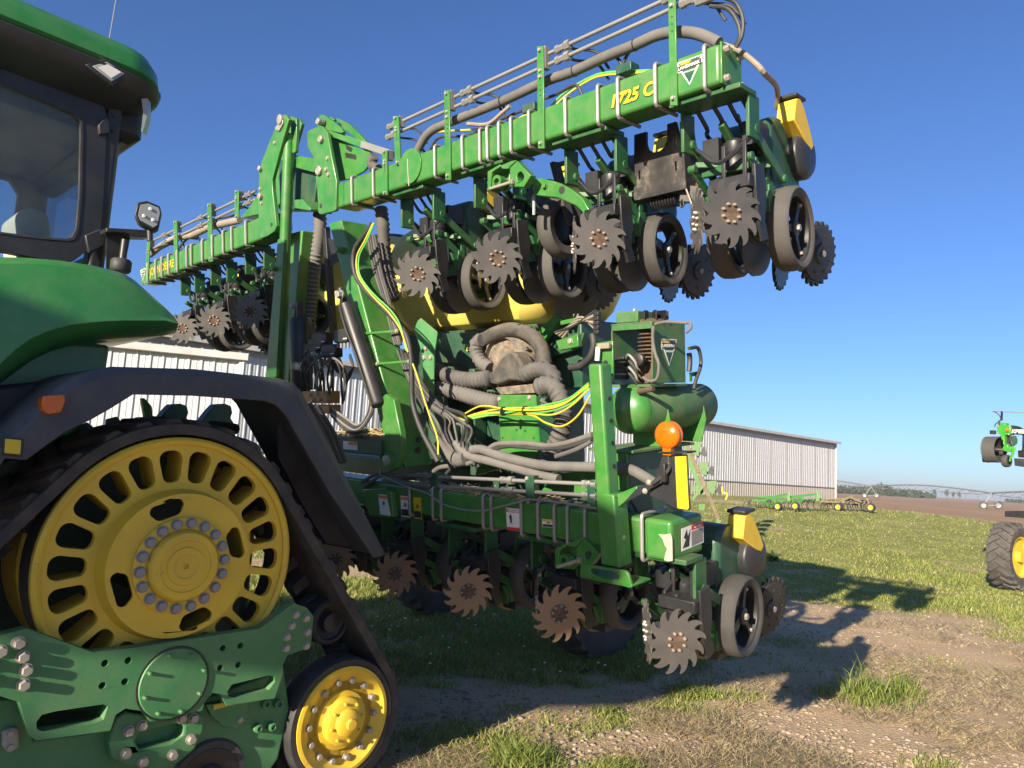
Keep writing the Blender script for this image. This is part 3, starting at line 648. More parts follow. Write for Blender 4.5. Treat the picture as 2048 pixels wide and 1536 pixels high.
# ---- cab
uC = -1.9; cab_lo, cab_hi = 2.58, 3.66
sill = T(0, 500, u=uC).z
win = Tp([(-260, 30), (-60, 130), (0, 163), (120, 212), (155, 228), (165, 243), (166, 270), (163, 400), (157, 462), (148, 479), (135, 482), (80, 478), (0, 468), (-260, 430)], uC)
for p in win[:1] + win[-1:]: p.y = -3.62
out_ = [Vector((uC, -3.72, cab_hi)), Vector((uC, T(200, 215, u=uC).y, cab_hi)), T(214, 230, u=uC), T(212, 300, u=uC), T(206, 420, u=uC), T(200, 470, u=uC), T(186, 492, u=uC), T(150, 520, u=uC), T(120, 525, u=uC), Vector((uC, -3.72, T(0, 512, u=uC).z))]
part('cab_door', MB().poly(out_, (-.06, 0, 0), [win]), M['black'], tr, .018, 4)
part('window_seal', MB().poly([p + UX * .004 for p in win], (-.03, 0, 0), [[p + (Vector((uC, -2.6, 3.2)) - p) * .025 + UX*.004 for p in win]]), M['rubber'], tr)
part('door_glass', MB().poly([p - UX * .02 for p in win], (-.006, 0, 0)), M['glass'], tr)
mb = MB(); mb.b2((-2.02, T(214, 300, u=uC).y - .02, 2.5), (-1.905, T(237, 300, u=uC).y, 3.72)); part('cab_pillar', mb, M['black'], tr, .02, 3)
mb = MB(); mb.b2((-2.02, -3.80, 2.5), (-1.9, -3.72, 3.7)); part('cab_pillar', mb, M['black'], tr, .02, 3)
mb = MB(); mb.b2((-3.75, -3.78, 2.2), (-1.93, -1.97, 2.62)); part('cab_floor', mb, M['black'], tr, .03)
# far side wall with window, rear wall with window
fw = [Vector((-3.5, a, b_)) for a, b_ in ((-3.78, 2.6), (-1.97, 2.6), (-1.97, 3.7), (-3.78, 3.7))]; fh = [[Vector((-3.5, a, b_)) for a, b_ in ((-3.65, 2.75), (-2.95, 2.72), (-2.93, 3.54), (-3.65, 3.54))], [Vector((-3.5, a, b_)) for a, b_ in ((-2.80, 2.72), (-2.14, 2.72), (-2.10, 2.8), (-2.10, 3.46), (-2.16, 3.54), (-2.80, 3.54))]]
part('cab_wall', MB().poly(fw, (.05, 0, 0), fh), M['grey'], tr, .01)
rw = [Vector((a, -1.98, b_)) for a, b_ in ((-3.5, 2.6), (-2.02, 2.6), (-2.02, 3.7), (-3.5, 3.7))]; rh = [[Vector((a, -1.98, b_)) for a, b_ in ((-3.4, 2.85), (-2.2, 2.85), (-2.12, 2.92), (-2.10, 3.46), (-2.15, 3.53), (-3.42, 3.53))]]
part('rear_window_frame', MB().poly(rw, (0, .05, 0), rh), M['grey'], tr, .01)
part('rear_glass', MB().poly(rh[0], (0, .006, 0)), M['glass'], tr)
mb = MB(); sp0_ = T(62, 455, u=-2.45); mb.box(sp0_ - WX * .16, (.46, .16, .46), (UX, (VX + WX*.2).normalized(), (WX - VX*.2).normalized())); part('seat_back', mb, M['cream'], tr, .07, 4)
mb = MB().tube(circ(Vector((-2.6, -3.35, 3.02)), .2, UX, (VX*.8 + WX*.6), 20), .014, 8); part('steering_wheel', mb, M['black'], tr)
mb = MB().box((-2.15, -3.1, 3.05), (.04, .22, .16)); part('display_screen', mb, M['black'], tr, .01)
mb = MB(); mb.box((-2.75, -2.95, 2.62), (.52, .5, .14)); part('seat_cushion', mb, M['cream'], tr, .05, 4)
mb = MB(); mb.box((-2.2, -3.0, 2.72), (.22, .5, .16)); part('armrest', mb, M['grey'], tr, .04, 3)
mb = MB(); mb.b2((-3.5, -3.7, 3.575), (-1.98, -2.0, 3.592)); part('headliner', mb, M['grey'], tr, .01)
# roof: stacked rounded outlines
def rrect(u0, u1, v0, v1, r, z, k=7):
    o = []
    for (cu, cv_, a) in ((u1 - r, v1 - r, 0), (u0 + r, v1 - r, 90), (u0 + r, v0 + r, 180), (u1 - r, v0 + r, 270)):
        for q in range(k): t_ = R(a + 90 * q / (k - 1)); o.append(Vector((cu + r * math.cos(t_), cv_ + r * math.sin(t_), z)))
    return o
def stack(levels, u0, u1, v0, v1, r):
    L = [rrect(u0 + i, u1 - i, v0 + i, v1 - i, max(.03, r - i * .4), z) for i, z in levels]; n = len(L[0]); vs_ = [p for l in L for p in l]; fs = []
    for k in range(len(L) - 1):
        for i in range(n): j = (i + 1) % n; fs.append((k*n+i, k*n+j, (k+1)*n+j, (k+1)*n+i))
    fs.append(tuple(range(n-1, -1, -1))); fs.append(tuple((len(L)-1)*n + i for i in range(n))); return MB().add(vs_, fs)
ru = (-3.62, -1.74, -4.05, -1.79)
part('cab_roof', stack([(.03, 3.80), (0, 3.83), (.012, 3.90), (.05, 3.965), (.14, 4.005), (.3, 4.035), (.6, 4.05)], *ru, .22), M['greenT'], tr, smooth=50)
part('roof_skirt', stack([(.22, 3.60), (.10, 3.655), (.035, 3.70), (.0, 3.74), (-.012, 3.79), (.02, 3.81)], *ru, .21), M['black'], tr, smooth=40)
mb = stack([(.05, 3.50), (.0, 3.55), (.0, 3.72)], -3.52, -1.95, -2.02, -1.83, .06); part('rear_visor', mb, M['black'], tr, smooth=40)
lm = [T(x, y, u=-1.735) for x, y in ((179, 131), (212, 121), (257, 147), (224, 167))]
# work lamps set in the roof skirt
cb_ = sum(lm, Vector()) / 4; mb = MB().poly([cb_ + (p - cb_) * 1.22 for p in lm], (-.06, 0, 0)); wl = part('roof_lamp', mb, M['black'], tr, .006)
cl_ = sum(lm, Vector()) / 4; part('lens', MB().poly([cl_ + (p - cl_) * .86 + UX * .004 for p in lm], (-.01, 0, 0)), M['lens'], wl, .003)
ci = sum(lm, Vector()) / 4; part('reflector_strip', MB().poly([ci + (p - ci) * k_ + UX * .008 for p, k_ in zip(lm, (.6, .6, .6, .6))], (-.004, 0, 0)), M['white'], wl)
L2 = [(259, 160), (272, 157), (297, 176), (305, 195), (306, 230), (296, 266), (292, 262), (296, 225), (292, 196), (280, 180)]
def cornerp(x, y): return T(x, y, v=-1.80) if x > 290 else T(x, y, u=-1.75)
mb = MB(); pts2 = [T(x - 10, y, u=-1.80) for x, y in L2]; wl2 = part('roof_lamp', MB().poly(pts2, (-.03, .03, 0)), M['lens'], tr, .003)
mb = MB().tube([T(217, 88, u=-1.86), T(233, -5, u=-1.86), T(245, -70, u=-1.86)], .0028, 6); an = part('antenna', mb, M['grey'], tr)
part('antenna_base', MB().cyl(T(217, 92, u=-1.86), T(218, 79, u=-1.86), .014, 10), M['grey'], an)
# hinges, handle, lamp bracket
part('door_hinge', MB().poly(Tp([(197, 250), (213, 232), (219, 240), (219, 266), (200, 268)], uC + .03), (-.03, 0, 0)), M['black'], tr, .004)
part('door_hinge', MB().poly(Tp([(170, 470), (200, 458), (212, 462), (210, 490), (196, 498), (178, 506)], uC + .035), (-.03, 0, 0)), M['black'], tr, .006)
cluster(tr, Tp([(228, 232), (226, 262), (219, 460)], uC + .002), UX, .008, M['blackM'])
uB = -1.72
br = part('lamp_bracket', MB().poly(Tp([(213, 455), (300, 460), (302, 474), (270, 473), (250, 466), (213, 464)], uB), (-.10, 0, 0)), M['blackM'], tr, .004)
part('bracket_plate', MB().poly(Tp([(213, 462), (262, 466), (256, 500), (236, 545), (213, 548)], uB - .09), (-.012, 0, 0)), M['blackM'], br)
part('bracket_tube', MB().cyl(T(250, 480, u=uB), T(244, 525, u=uB), .019, 16), M['black'], br)
part('rubber_buffer', MB().lathe([(.044, 0), (.052, .01), (.052, .058), (.044, .068)], T(240, 544, u=uB), WX, 24), M['rubber'], br)
part('ball_joint', MB().cyl(T(300, 482, u=uB), T(299, 452, u=uB), .016, 12), M['blackM'], br)
lc = Tp([(275, 404), (293, 401), (320, 412), (323, 425), (316, 455), (306, 461), (275, 444), (269, 430)], uB + .05)
ex = (Vector((.78, -.62, -.10))).normalized()
hl = part('work_lamp', MB().poly([p + ex * .0 for p in lc], (-.075, .03, 0)), M['blackM'], br, .008, 3)
lcc = sum(lc, Vector()) / 8; part('lens', MB().poly([lcc + (p - lcc) * .80 + UX * .004 + VX * .004 for p in lc], (-.006, 0, 0)), M['lens'], hl)
for x, y in ((301, 418), (288, 432), (306, 440)): part('led', MB().lathe([(.010, 0), (.007, .006)], T(x, y, u=uB + .054), UX, 10), M['white'], hl)
# rear hitch links seen under the fender
mb = MB().poly(Tp([(284, 796), (289, 796), (304, 813), (308, 851), (293, 851)], -1.95), (-.04, 0, 0)); part('hitch_bar', mb, M['green'], tr, .004)
for dx in (0, 88): part('hitch_arm', MB().poly(Tp([(311 + dx, 849), (332 + dx, 822), (345 + dx, 808), (362 + dx, 807), (375 + dx, 812), (378 + dx, 826), (374 + dx, 836), (384 + dx, 851)], -2.1), (-.10, 0, 0)), M['greenD'], tr, .01, 3)

# ================================================================== PLANTER
pl = thing('planter', 'green folded row-crop planter with two raised wings, toothed wheels and yellow tanks', 'planter', frame=P)
def Pv(pts, v): return [P(x, y, v=v) for x, y in pts]
def Pu(pts, u): return [P(x, y, u=u) for x, y in pts]
def plate(name, pts, v, t, mat, parent=None, bevel=.004, holes=(), seg=2):
    return part(name, MB().poly(Pv(pts, v), (0, t, 0), [Pv(h, v) for h in holes]), mat, parent or pl, bevel, seg)
def hole_disc(parent, p, axis, r):
    part('hole', MB().lathe([(r, -.002), (r, .0012)], p, axis, 14), M['ink'], parent)
NV = -VX
BH = .19
def wing_w(U): return 2.235 + (U + 2.42) / 3.25 * .04
def left_w(U): return 2.055 + (U + 6.34) / 2.84 * .125
# ---- centre toolbar
U_end = P(1345, 1045, v=0).x
tb = part('toolbar', MB().b2((-4.6, 0, -.092), (U_end - .10, .19, .094)), M['green'], pl, .018, 3)
v_end = P(1406, 1026, u=U_end).y
mb = MB(); mb.b2((U_end - .155, -.012, -.105), (U_end, min(v_end, .40), .10)); eb = part('toolbar_end', mb, M['green'], pl, .022, 4)
dm = [(945, 368), (985, 372), (1030, 364), (1040, 400), (1043, 552), (1010, 556), (984, 547), (992, 505), (1004, 470), (985, 440), (975, 405)]
dm = [(1040 + x / 3.413, 960 + y / 3.413) for x, y in dm]
part('scraped_patch', MB().poly(Pv(dm, -.0135), (0, -.0012, 0)), M['cut'], eb)
def hoop(parent, U, wc_, h=BH, v0=-.0, d=.19, r=.0105, bot=True):
    a, b_ = wc_ + h/2 + r, wc_ - h/2 - r; f_ = v0 - r; c = .02
    pts = [Vector((U, d, a)), Vector((U, d*.5, a)), Vector((U, f_ + c, a)), Vector((U, f_ + c*.3, a - c*.3)), Vector((U, f_, a - c)), Vector((U, f_, (a+b_)/2)), Vector((U, f_, b_ + c)), Vector((U, f_ + c*.3, b_ + c*.3)), Vector((U, f_ + c, b_)), Vector((U, d*.5, b_)), Vector((U, d, b_))]
    return part('u_bolt', MB().tube(pts, r, 8, 3), M['galv'], parent)
for x in (822, 868, 885, 969, 985, 1045, 1078, 1111, 1137, 1172): hoop(tb, P(x, 1040, v=0).x, 0, .19)
hoop(eb, U_end - .165, 0, .215, -.012, .2)
# ---- right wing
Ur = P(1440, 125, v=0).x; Ul = P(672, 390, v=0).x
def beam_pts(U0, U1, fw_, h=BH, d=.19): return [Vector((U, v_, fw_(U) + s_*h/2)) for U in (U0, U1) for v_ in (0, d) for s_ in (-1, 1)]
def boxpts(mb, q): return mb.add(q, [(0,1,3,2), (4,6,7,5), (0,4,5,1), (2,3,7,6), (0,2,6,4), (1,5,7,3)])
wg = part('wing_toolbar', boxpts(MB(), beam_pts(Ul, Ur, wing_w)), M['green'], pl, .02, 3)
mb = MB(); W0 = wing_w(Ur); mb.b2((Ur, -.004, W0 - .098), (Ur + .012, .194, W0 + .098)); cap_ = part('end_cap', mb, M['green'], wg, .004)
cluster(cap_, [Vector((Ur + .012, a, W0 + b_)) for a in (.03, .165) for b_ in (-.068, .068)], UX, .0155, M['bolt'], h=.022)
for x, y in ((706, 380), (749, 365), (872, 325), (927, 310), (962, 298), (977, 293), (1000, 285), (1024, 278), (1060, 265), (1133, 240), (1198, 220), (1238, 205), (1313, 180), (1411, 145)):
    U = P(x, y, v=0).x; hoop(wg, U, wing_w(U))
dc = P(822, 333, v=0); mb = MB().poly(circ(dc + NV * .012, .118, UX, WX, 40), (0, .03, 0)); part('weld_disc', mb, M['green'], wg, .003)
mb = MB().tube([P(815, 318, v=-.014), P(816, 345, v=-.014), P(818, 372, v=-.014)], .004, 6); part('weld_bead', mb, M['cut'], wg)
def strap(parent, a, b_, wpx, v=-.013):
    (x0, y0), (x1, y1) = a, b_; s_ = part('strap', MB().poly(Pv([(x0 - wpx/2, y0), (x0 + wpx/2, y0), (x1 + wpx/2, y1), (x1 - wpx/2, y1)], v), (0, .01, 0)), M['green'], parent, .002)
    pa, pb = P(x0, y0, v=v), P(x1, y1, v=v)
    for t_ in (.04, .95): bolt(s_, pa.lerp(pb, t_), NV, .010, M['bolt'], .014)
    pm = pa.lerp(pb, .30); bolt(s_, pm, NV, .010, M['bolt'], .012); bolt(s_, pa.lerp(pb, .24), NV, .009, M['bolt'], .01)
    for t_ in (.38, .43, .48): hole_disc(s_, pa.lerp(pb, t_) + NV * .0, NV, .0045)
    mb = MB(); mb.beam(pa + VX * .035 + UX*.012, pa.lerp(pb, .22) + VX * .035+UX*.012, .045, .03); part('rod_clamp', mb, M['grey'], s_, .003)
    return s_
for a, b_, w_ in (((791, 232), (796, 330), 11), ((893, 180), (896, 360), 11), ((1080, 92), (1082, 297), 13), ((1342, -75), (1347, 211), 15)): strap(wg, a, b_, w_)
strap(wg, (769, 300), (770, 390), 10)
def rods(parent, lines, v, r, mat, fits):
    for (a, b_) in lines:
        pa, pb = P(*a, v=v), P(*b_, v=v); rd = part('rod', MB().tube([pa, pb], r, 10), mat, parent); d = (pb - pa).normalized()
        for x in fits:
            # fitting position by the picture column where the coupling shows
            t_ = (x - a[0]) / (b_[0] - a[0]); za, zb = 1.0, 1.0
            best = min(range(101), key=lambda i: abs(proj_x(pa.lerp(pb, i / 100)) - x)); q = pa.lerp(pb, best / 100)
            mb = MB(); mb.cyl(q - d*.055, q - d*.03, r*2.0, 6); mb.cyl(q - d*.03, q + d*.01, r*1.6, 6); mb.cyl(q + d*.01, q + d*.045, r*2.3, 6)
            fo = part('coupling', mb, M['galv'], rd)
            mb = MB().tube([q + d*.02, q + d*.05 + VX*.04 - WX*.02, q + d*.16 + VX*.09 - WX*.06, q + d*.22 + VX*.12 - WX*.16], .008, 8); part('hose', mb, M['hoseD'], fo)
def proj_x(p):
    w_ = pl.matrix_world @ p - CAM; return 1024 + FPX * w_.dot(_r) / w_.dot(_f)
pl.matrix_world = P.mat()
rods(wg, (((775, 256), (1345, -7)), ((775, 275), (1440, -26))), .035, .0115, M['galv'], (785, 937, 1128, 1385))
hp = [(836, 300), (850, 275), (870, 257), (904, 243), (1004, 203), (1088, 164), (1149, 142), (1215, 112), (1270, 90), (1310, 72), (1350, 64), (1395, 68), (1438, 86)]
mb = MB().tube(Pv(hp, .09), .028, 12, 6, rib=.0015, pitch=.012); ho = part('wiring_conduit', mb, M['hose'], wg)
for i in (4, 5, 6, 8): q = P(*hp[i], v=.09); d = P(hp[i][0] + 10, hp[i][1] - 4, v=.09) - q; part('cable_tie', MB().cyl(q - d*.1, q + d*.1, .032, 12), M['ink'], ho)
mb = MB().tube(Pv([(1438, 86), (1480, 103), (1512, 128), (1530, 148)], .12) + [Vector((.84, .55, 2.30)), Vector((.78, .68, 2.24))], .013, 8); part('hose', mb, M['loom'], wg)
for cmat, off in (('cabG', 0), ('cabY', 8)):
    mb = MB().tube(Pv([(1090, 225 + off), (1130, 185 + off), (1180, 155 + off*.6), (1215, 145 + off*.6), (1270, 142 + off*.5), (1330, 140)], .13), .0065, 8); part('cable', mb, M[cmat], wg)
mb = MB().tube(Pv([(840, 290), (858, 268), (900, 262), (960, 258), (1020, 245), (1060, 225)], .10), .007, 8); part('cable', mb, M['cabY'], wg)
mb = MB().tube(Pv([(935, 248), (975, 248), (1005, 225), (1020, 212)], .06), .012, 8); part('hose', mb, M['loom'], wg)
for pts in ([(1225, 110), (1238, 120), (1245, 140), (1240, 165)], [(1320, 60), (1300, 85), (1262, 100), (1240, 140)], [(860, 300), (880, 275), (940, 270), (1000, 240), (1060, 215)], [(1080, 200), (1110, 190), (1150, 170), (1165, 190)]):
    part('hose', MB().tube(Pv(pts, .12), .009, 8), M['hoseD'], wg)
for pts in ([(1420, 12), (1455, 18), (1475, 45), (1480, 75), (1470, 92)], [(1440, -8), (1470, 5), (1485, 35), (1484, 70), (1472, 95)]):
    part('hose', MB().tube(Pv(pts, .05), .010, 8), M['hoseD'], wg)
mb = MB(); q = P(1392, 5, v=.035); mb.cyl(q, q + UX*.09, .022, 6); part('coupling', mb, M['galv'], wg)
for x, y in ((1065, 218), (1255, 140)): mb = MB().box(P(x, y, v=.12), (.10, .08, .05)); part('connector', mb, M['greenD'], wg, .005)
# wording on the wing
def on_beam(parent, s_, x, y, size, mat, outline=True, v=-.002, shear=.22, ex=UX, ey=WX, bold=.0):
    p = P(x, y, v=v)
    if outline: lettering(parent, s_, p + NV * .0005, ex, ey, size, M['ink'], shear=shear, bold=bold + .0030, depth=.0006)
    lettering(parent, s_, p + NV * .0022, ex, ey, size, mat, shear=shear, bold=bold, depth=.0006)
exb = Vector((3.25, 0, .04)).normalized()
on_beam(wg, '1725 C', 1219, 217, .090, M['yellowV'], ex=exb, bold=.0035)
def tri_logo(parent, c, s_, ex, ey, n):
    mb = MB(); q = lambda a, b_: c + ex * (a * s_) + ey * (b_ * s_)
    lg = part('emblem', MB().poly([q(-.60, .50), (q(.62, .50)), q(.62, .20), q(.48, .12), q(0, -.62), q(-.40, .02), q(-.58, .06)], n * .001), M['white'], parent)
    part('emblem_field', MB().poly([q(-.54, .46), q(.54, .46), q(0, -.55)], n * .0018), M['greenD'], lg)
    part('emblem_band', MB().poly([q(-.57, .32), q(.58, .36), q(.56, .12), q(-.55, .08)], n * .0024), M['ink'], lg)
    part('emblem_flash', MB().poly([q(-.47, .44), q(.12, .44), q(.0, .33), q(-.4, .33)], n * .003), M['yellowV'], lg)
    lettering(lg, 'LANDMARK', q(-.54, .14) + n * .003, ex + ey*.03, ey, s_*.195, M['white'], depth=.0004, bold=s_*.004)
    lettering(lg, 'IMPLEMENT', q(-.26, -.06) + n * .003, ex, ey, s_*.115, M['white'], depth=.0004)
tri_logo(wg, P(1379, 141, v=-.002), .112, exb, WX, NV)

# ---- fold heads and lift arms
C6 = lambda pts: [(480 + x / 2.648, 380 + y / 2.648) for x, y in pts]
C5 = lambda pts: [(500 + x / 6.143, 200 + y / 6.143) for x, y in pts]
hd = plate('fold_plate', C5([(698, 410), (706, 385), (725, 368), (860, 315), (880, 318), (950, 400), (985, 600), (1062, 990), (1056, 1345), (1040, 1362), (880, 1405), (850, 1400), (838, 1380), (815, 950), (805, 790), (770, 685), (706, 585)]), -.022, .03, M['green'], bevel=.005)
plate('fold_lug', C5([(824, 330), (830, 245), (850, 195), (875, 178), (905, 185), (1000, 245), (1120, 345), (1145, 385), (1130, 410), (940, 368)]), .02, .03, M['green'], hd)
plate('fold_lug', C5([(960, 215), (1000, 205), (1030, 235), (1010, 300), (960, 260)]), .12, .03, M['green'], hd)
plate('gusset_plate', C5([(950, 400), (1000, 440), (1180, 520), (1400, 620), (1470, 640), (1490, 755), (1400, 870), (1240, 960), (1062, 1000)]), .09, .02, M['green'], hd)
plate('fold_arc', C5([(1035, 240), (1065, 225), (1110, 240), (1210, 290), (1330, 405), (1440, 525), (1480, 660), (1400, 620), (1340, 500), (1150, 360)]), .20, .03, M['green'], hd)
mb = MB().beam(P(*C5([(940, 385)])[0], v=.03), P(*C5([(1380, 545)])[0], v=.09), .03, .05); part('latch_bar', mb, M['green'], hd, .004)
mb = MB().beam(P(*C5([(1380, 545)])[0], v=.08), P(*C5([(1760, 670)])[0], v=.10), .035, .05); part('latch_bar', mb, M['galv'], hd, .004)
for (x, y), r in zip(C5([(858, 268), (885, 485), (862, 870)]), (.026, .028, .036)): mb = MB().lathe([(r, -.03), (r, .022), (r*.85, .026), (r * .8, .024)], P(x, y, v=-.022), NV, 24); part('pivot_pin', mb, M['bolt'], hd)
cluster(hd, Pv(C5([(955, 720), (938, 855), (966, 918)]), -.022), NV, .016, M['bolt'])
hole_disc(hd, P(*C5([(870, 1300)])[0], v=-.0235), NV, .018)
mb = MB().poly(Pv(C5([(1168, 645), (1300, 672), (1305, 730), (1178, 705)]), .088), (0, -.0015, 0)); part('maker_plate', mb, M['ink'], hd)
mb = MB().poly(Pv(C5([(1172, 545), (1245, 580), (1262, 600), (1240, 640), (1190, 610)]), .0885), (0, -.0015, 0)); part('slot', mb, M['ink'], hd)
mb = MB().tube(Pv(C5([(1530, 690), (1500, 740), (1500, 790), (1530, 830), (1580, 850)]), .04), .035, 12, 6, rib=.004, pitch=.018); part('breather_hose', mb, M['hose'], hd)
# lift arm (right), leaning box beam
arm_u, arm_v = .17, .24
a0 = Vector((P(682, 442, v=-.02).x - arm_u/2, .10, 2.04)); a1 = Vector((P(812, 924, v=-.02).x - arm_u/2, .10, .22))
def slant(mb, p, q, wu, wv): return boxpts(mb, [Vector((pt.x + s_*wu/2, pt.y + t_*wv/2, pt.z)) for pt in (p, q) for t_ in (-1, 1) for s_ in (-1, 1)])
la = part('lift_arm', slant(MB(), a0, a1, arm_u, arm_v), M['green'], pl, .012, 3)
lug = [(745, 1105), (770, 1080), (815, 1110), (850, 1285), (855, 1400), (832, 1468), (790, 1492), (748, 1475), (732, 1420), (738, 1370), (765, 1290)]
lg = plate('pivot_lug', C6(lug), -.085, .05, M['green'], la, .006)
part('pivot_pin', MB().lathe([(.036, -.02), (.036, .022), (.028, .026)], P(*C6([(785, 1430)])[0], v=-.085), NV, 24), M['bolt'], lg); part('pin_boss', MB().lathe([(.062, -.01), (.062, .008)], P(*C6([(785, 1430)])[0], v=-.085), NV, 28), M['green'], lg)
for y_ in (755, 915):
    x_ = 700 + (y_ - 755) * .42; pa = P(*C6([(x_ - 40, y_ + 5)])[0], v=-.035); pb = P(*C6([(x_ + 130, y_ - 8)])[0], v=.02)
    mb = MB(); mb.beam(pa, pb, .010, .016); sb = part('hose_clamp_strap', mb, M['green'], la, .002); bolt(sb, pa, NV, .012, M['bolt']); bolt(sb, pb, NV, .014, M['bolt'])
    mb = MB().tube([pa, pa + Vector((-.05, -.02, -.05)), pa + Vector((-.12, .02, -.06))], .009, 8); part('clamp_rod', mb, M['green'], sb)
hole_disc(la, Vector((a1.x + arm_u/2 + .0015 - .06, .14, .40)), UX, .022)
hl_ = P(*C6([(938, 1390)])[0], u=-1.6); hole_disc(la, Vector((a1.x + arm_u/2 - .03, hl_.y, .33)), UX, .022)
bolt(la, P(*C6([(540, 320)])[0], v=-.03), NV, .022, M['green'], .05)
mb = MB().tube(Pv(C6([(770, 1160), (775, 1190), (790, 1225)]), -.024), .005, 6); part('weld_bead', mb, M['cut'], la)
# hydraulic lift cylinder
pa, pb = P(*C6([(560, 605)])[0], v=-.10), P(*C6([(735, 1140)])[0], v=-.10); d = (pb - pa).normalized()
cy = part('lift_cylinder', MB().lathe([(.044, 0), (.056, .01), (.056, (pb - pa).length - .02), (.048, (pb - pa).length)], pa, pb - pa, 24), M['blackM'], pl)
part('cylinder_rod', MB().cyl(pa - d*.13, pa, .03, 16), M['blackM'], cy); bolt(cy, P(*C6([(537, 555)])[0], v=-.16), NV, .028, M['boltD'], .04)
part('hose', MB().tube([pa + d*.02 + NV*.06, pa + d*.2 + NV*.07, pa + d*.45 + NV*.07 + UX*.02, pb + NV*.06], .008, 8), M['hoseD'], cy)
# ---- left head, arm and stay tube
LH = [(566, 229), (572, 230), (577, 239), (573, 254), (557, 310), (544, 358), (545, 380), (553, 452), (549, 462), (535, 472), (522, 476), (516, 470), (517, 400), (517, 380), (518, 342), (524, 320), (540, 280), (556, 242)]
lh = plate('fold_plate', LH, -.025, .035, M['green'], bevel=.006)
plate('fold_plate', [(x + 26, y + 8) for x, y in LH[:8]] + [(x + 26, y + 8) for x, y in LH[13:]], .22, .035, M['green'], lh, .006)
for (x, y), r in zip(C5([(390, 245), (137, 845), (140, 1185)]), (.040, .022, .028)): part('pivot_pin', MB().lathe([(r, -.03), (r, .025), (r * .8, .028)], P(x, y, v=-.025), NV, 24), M['bolt'], lh)
part('pin_tab', MB().poly(Pv(C5([(375, 230), (420, 250), (415, 300), (370, 385), (325, 370), (322, 335), (350, 315)]), -.027), (0, -.012, 0)), M['bolt'], lh, .003)
cluster(lh, Pv(C5([(306, 527), (128, 1093), (145, 1268)]), -.025), NV, .015, M['bolt']); hole_disc(lh, P(543, 449, v=-.0265), NV, .016)
part('gusset_plate', MB().poly(Pv([(517, 385), (517, 428), (480, 436), (498, 415)], -.005), (0, .15, 0)), M['green'], lh, .003)
pa, pb = P(579, 268, v=.05), P(559, 770, v=.05)
st = part('stay_tube', MB().cyl(pa, pb, .047, 24), M['green'], pl)
plate('tube_lug', C5([(480, 205), (520, 203), (570, 225), (572, 400), (560, 630), (530, 655), (505, 640), (500, 330)]), .055, .03, M['green'], st)
a0l, a1l = Vector((P(612, 415, v=.28).x, .28, 2.12)), Vector((P(585, 765, v=.28).x, .28, .80))
ll = part('lift_arm', slant(MB(), a0l, a1l + (a1l - a0l) * .6, .24, .22), M['green'], pl, .012, 3)
part('arm_head', MB().poly(Pv([(556, 320), (630, 315), (634, 360), (626, 420), (560, 420)], .16), (0, .12, 0)), M['greenD'], ll, .01)
part('arm_collar', MB().poly(Pv(C5([(540, 1225), (640, 1220), (745, 1330), (740, 1360), (545, 1330)]), -.01), (0, .2, 0)), M['green'], ll, .006)
part('arm_flange', MB().poly(Pv([(555, 478), (568, 478), (552, 755), (531, 755)], -.06), (0, .03, 0)), M['green'], ll, .006)
bolt(ll, P(552, 538, v=-.062), NV, .018, M['green'], .04); part('cross_bar', MB().poly(Pv([(590, 310), (635, 318), (628, 345), (590, 335)], .10), (0, .12, 0)), M['green'], ll, .01)
mb = MB(); pc = P(601, 640, v=-.03); mb.lathe([(.075, -.55), (.085, -.5), (.085, .0), (.07, .02), (.03, .02), (.03, .15)], pc, WX, 24); lcyl = part('lift_cylinder', mb, M['blackM'], pl); bolt(lcyl, P(590, 612, v=-.09), NV, .024, M['boltD'], .04)
# ---- left wing
U0l = P(281, 552, v=0).x; U1l = P(545, 450, v=0).x
lw = part('wing_toolbar', boxpts(MB(), beam_pts(U0l, U1l, left_w, .20)), M['green'], pl, .02, 3)
for cx, cy_ in ((130, 960), (175, 940), (208, 920), (245, 905), (292, 885), (345, 860), (370, 850), (430, 830), (485, 800), (545, 770), (592, 755), (670, 720)):
    U = P(250 + cx / 2.744, 200 + cy_ / 2.744, v=0).x; hoop(lw, U, left_w(U), .20, r=.012)
for (x, y), (x2, y2), w_ in (((297, 478), (292, 570), 6), ((350, 441), (352, 545), 7), ((418, 406), (421, 523), 8), ((473, 381), (473, 436), 8)): strap(lw, (x, y), (x2, y2), w_)
rods(lw, (((300, 484), (512, 382)), ((300, 500), (512, 398))), .035, .012, M['galv'], (330, 402, 480, 500))
mb = MB().tube(Pv([(300, 510), (325, 490), (352, 476), (385, 470), (420, 454), (450, 447), (480, 440)], .07), .032, 10, 6, rib=.002, pitch=.015); part('wiring_conduit', mb, M['loom'], lw)
for pts in ([(318, 500), (360, 478), (385, 465), (400, 480)], [(390, 470), (430, 440), (450, 435), (470, 430)], [(355, 500), (375, 478), (395, 478)]): part('hose', MB().tube(Pv(pts, .10), .011, 8), M['hoseD'], lw)
exl = Vector((2.84, 0, .125)).normalized()
on_beam(lw, 'JOHN DEERE', 300, 552, .115, M['yellowV'], ex=exl, shear=0, bold=.001, outline=False)
tri_logo(lw, P(286, 549, v=-.002), .12, exl, WX, NV)

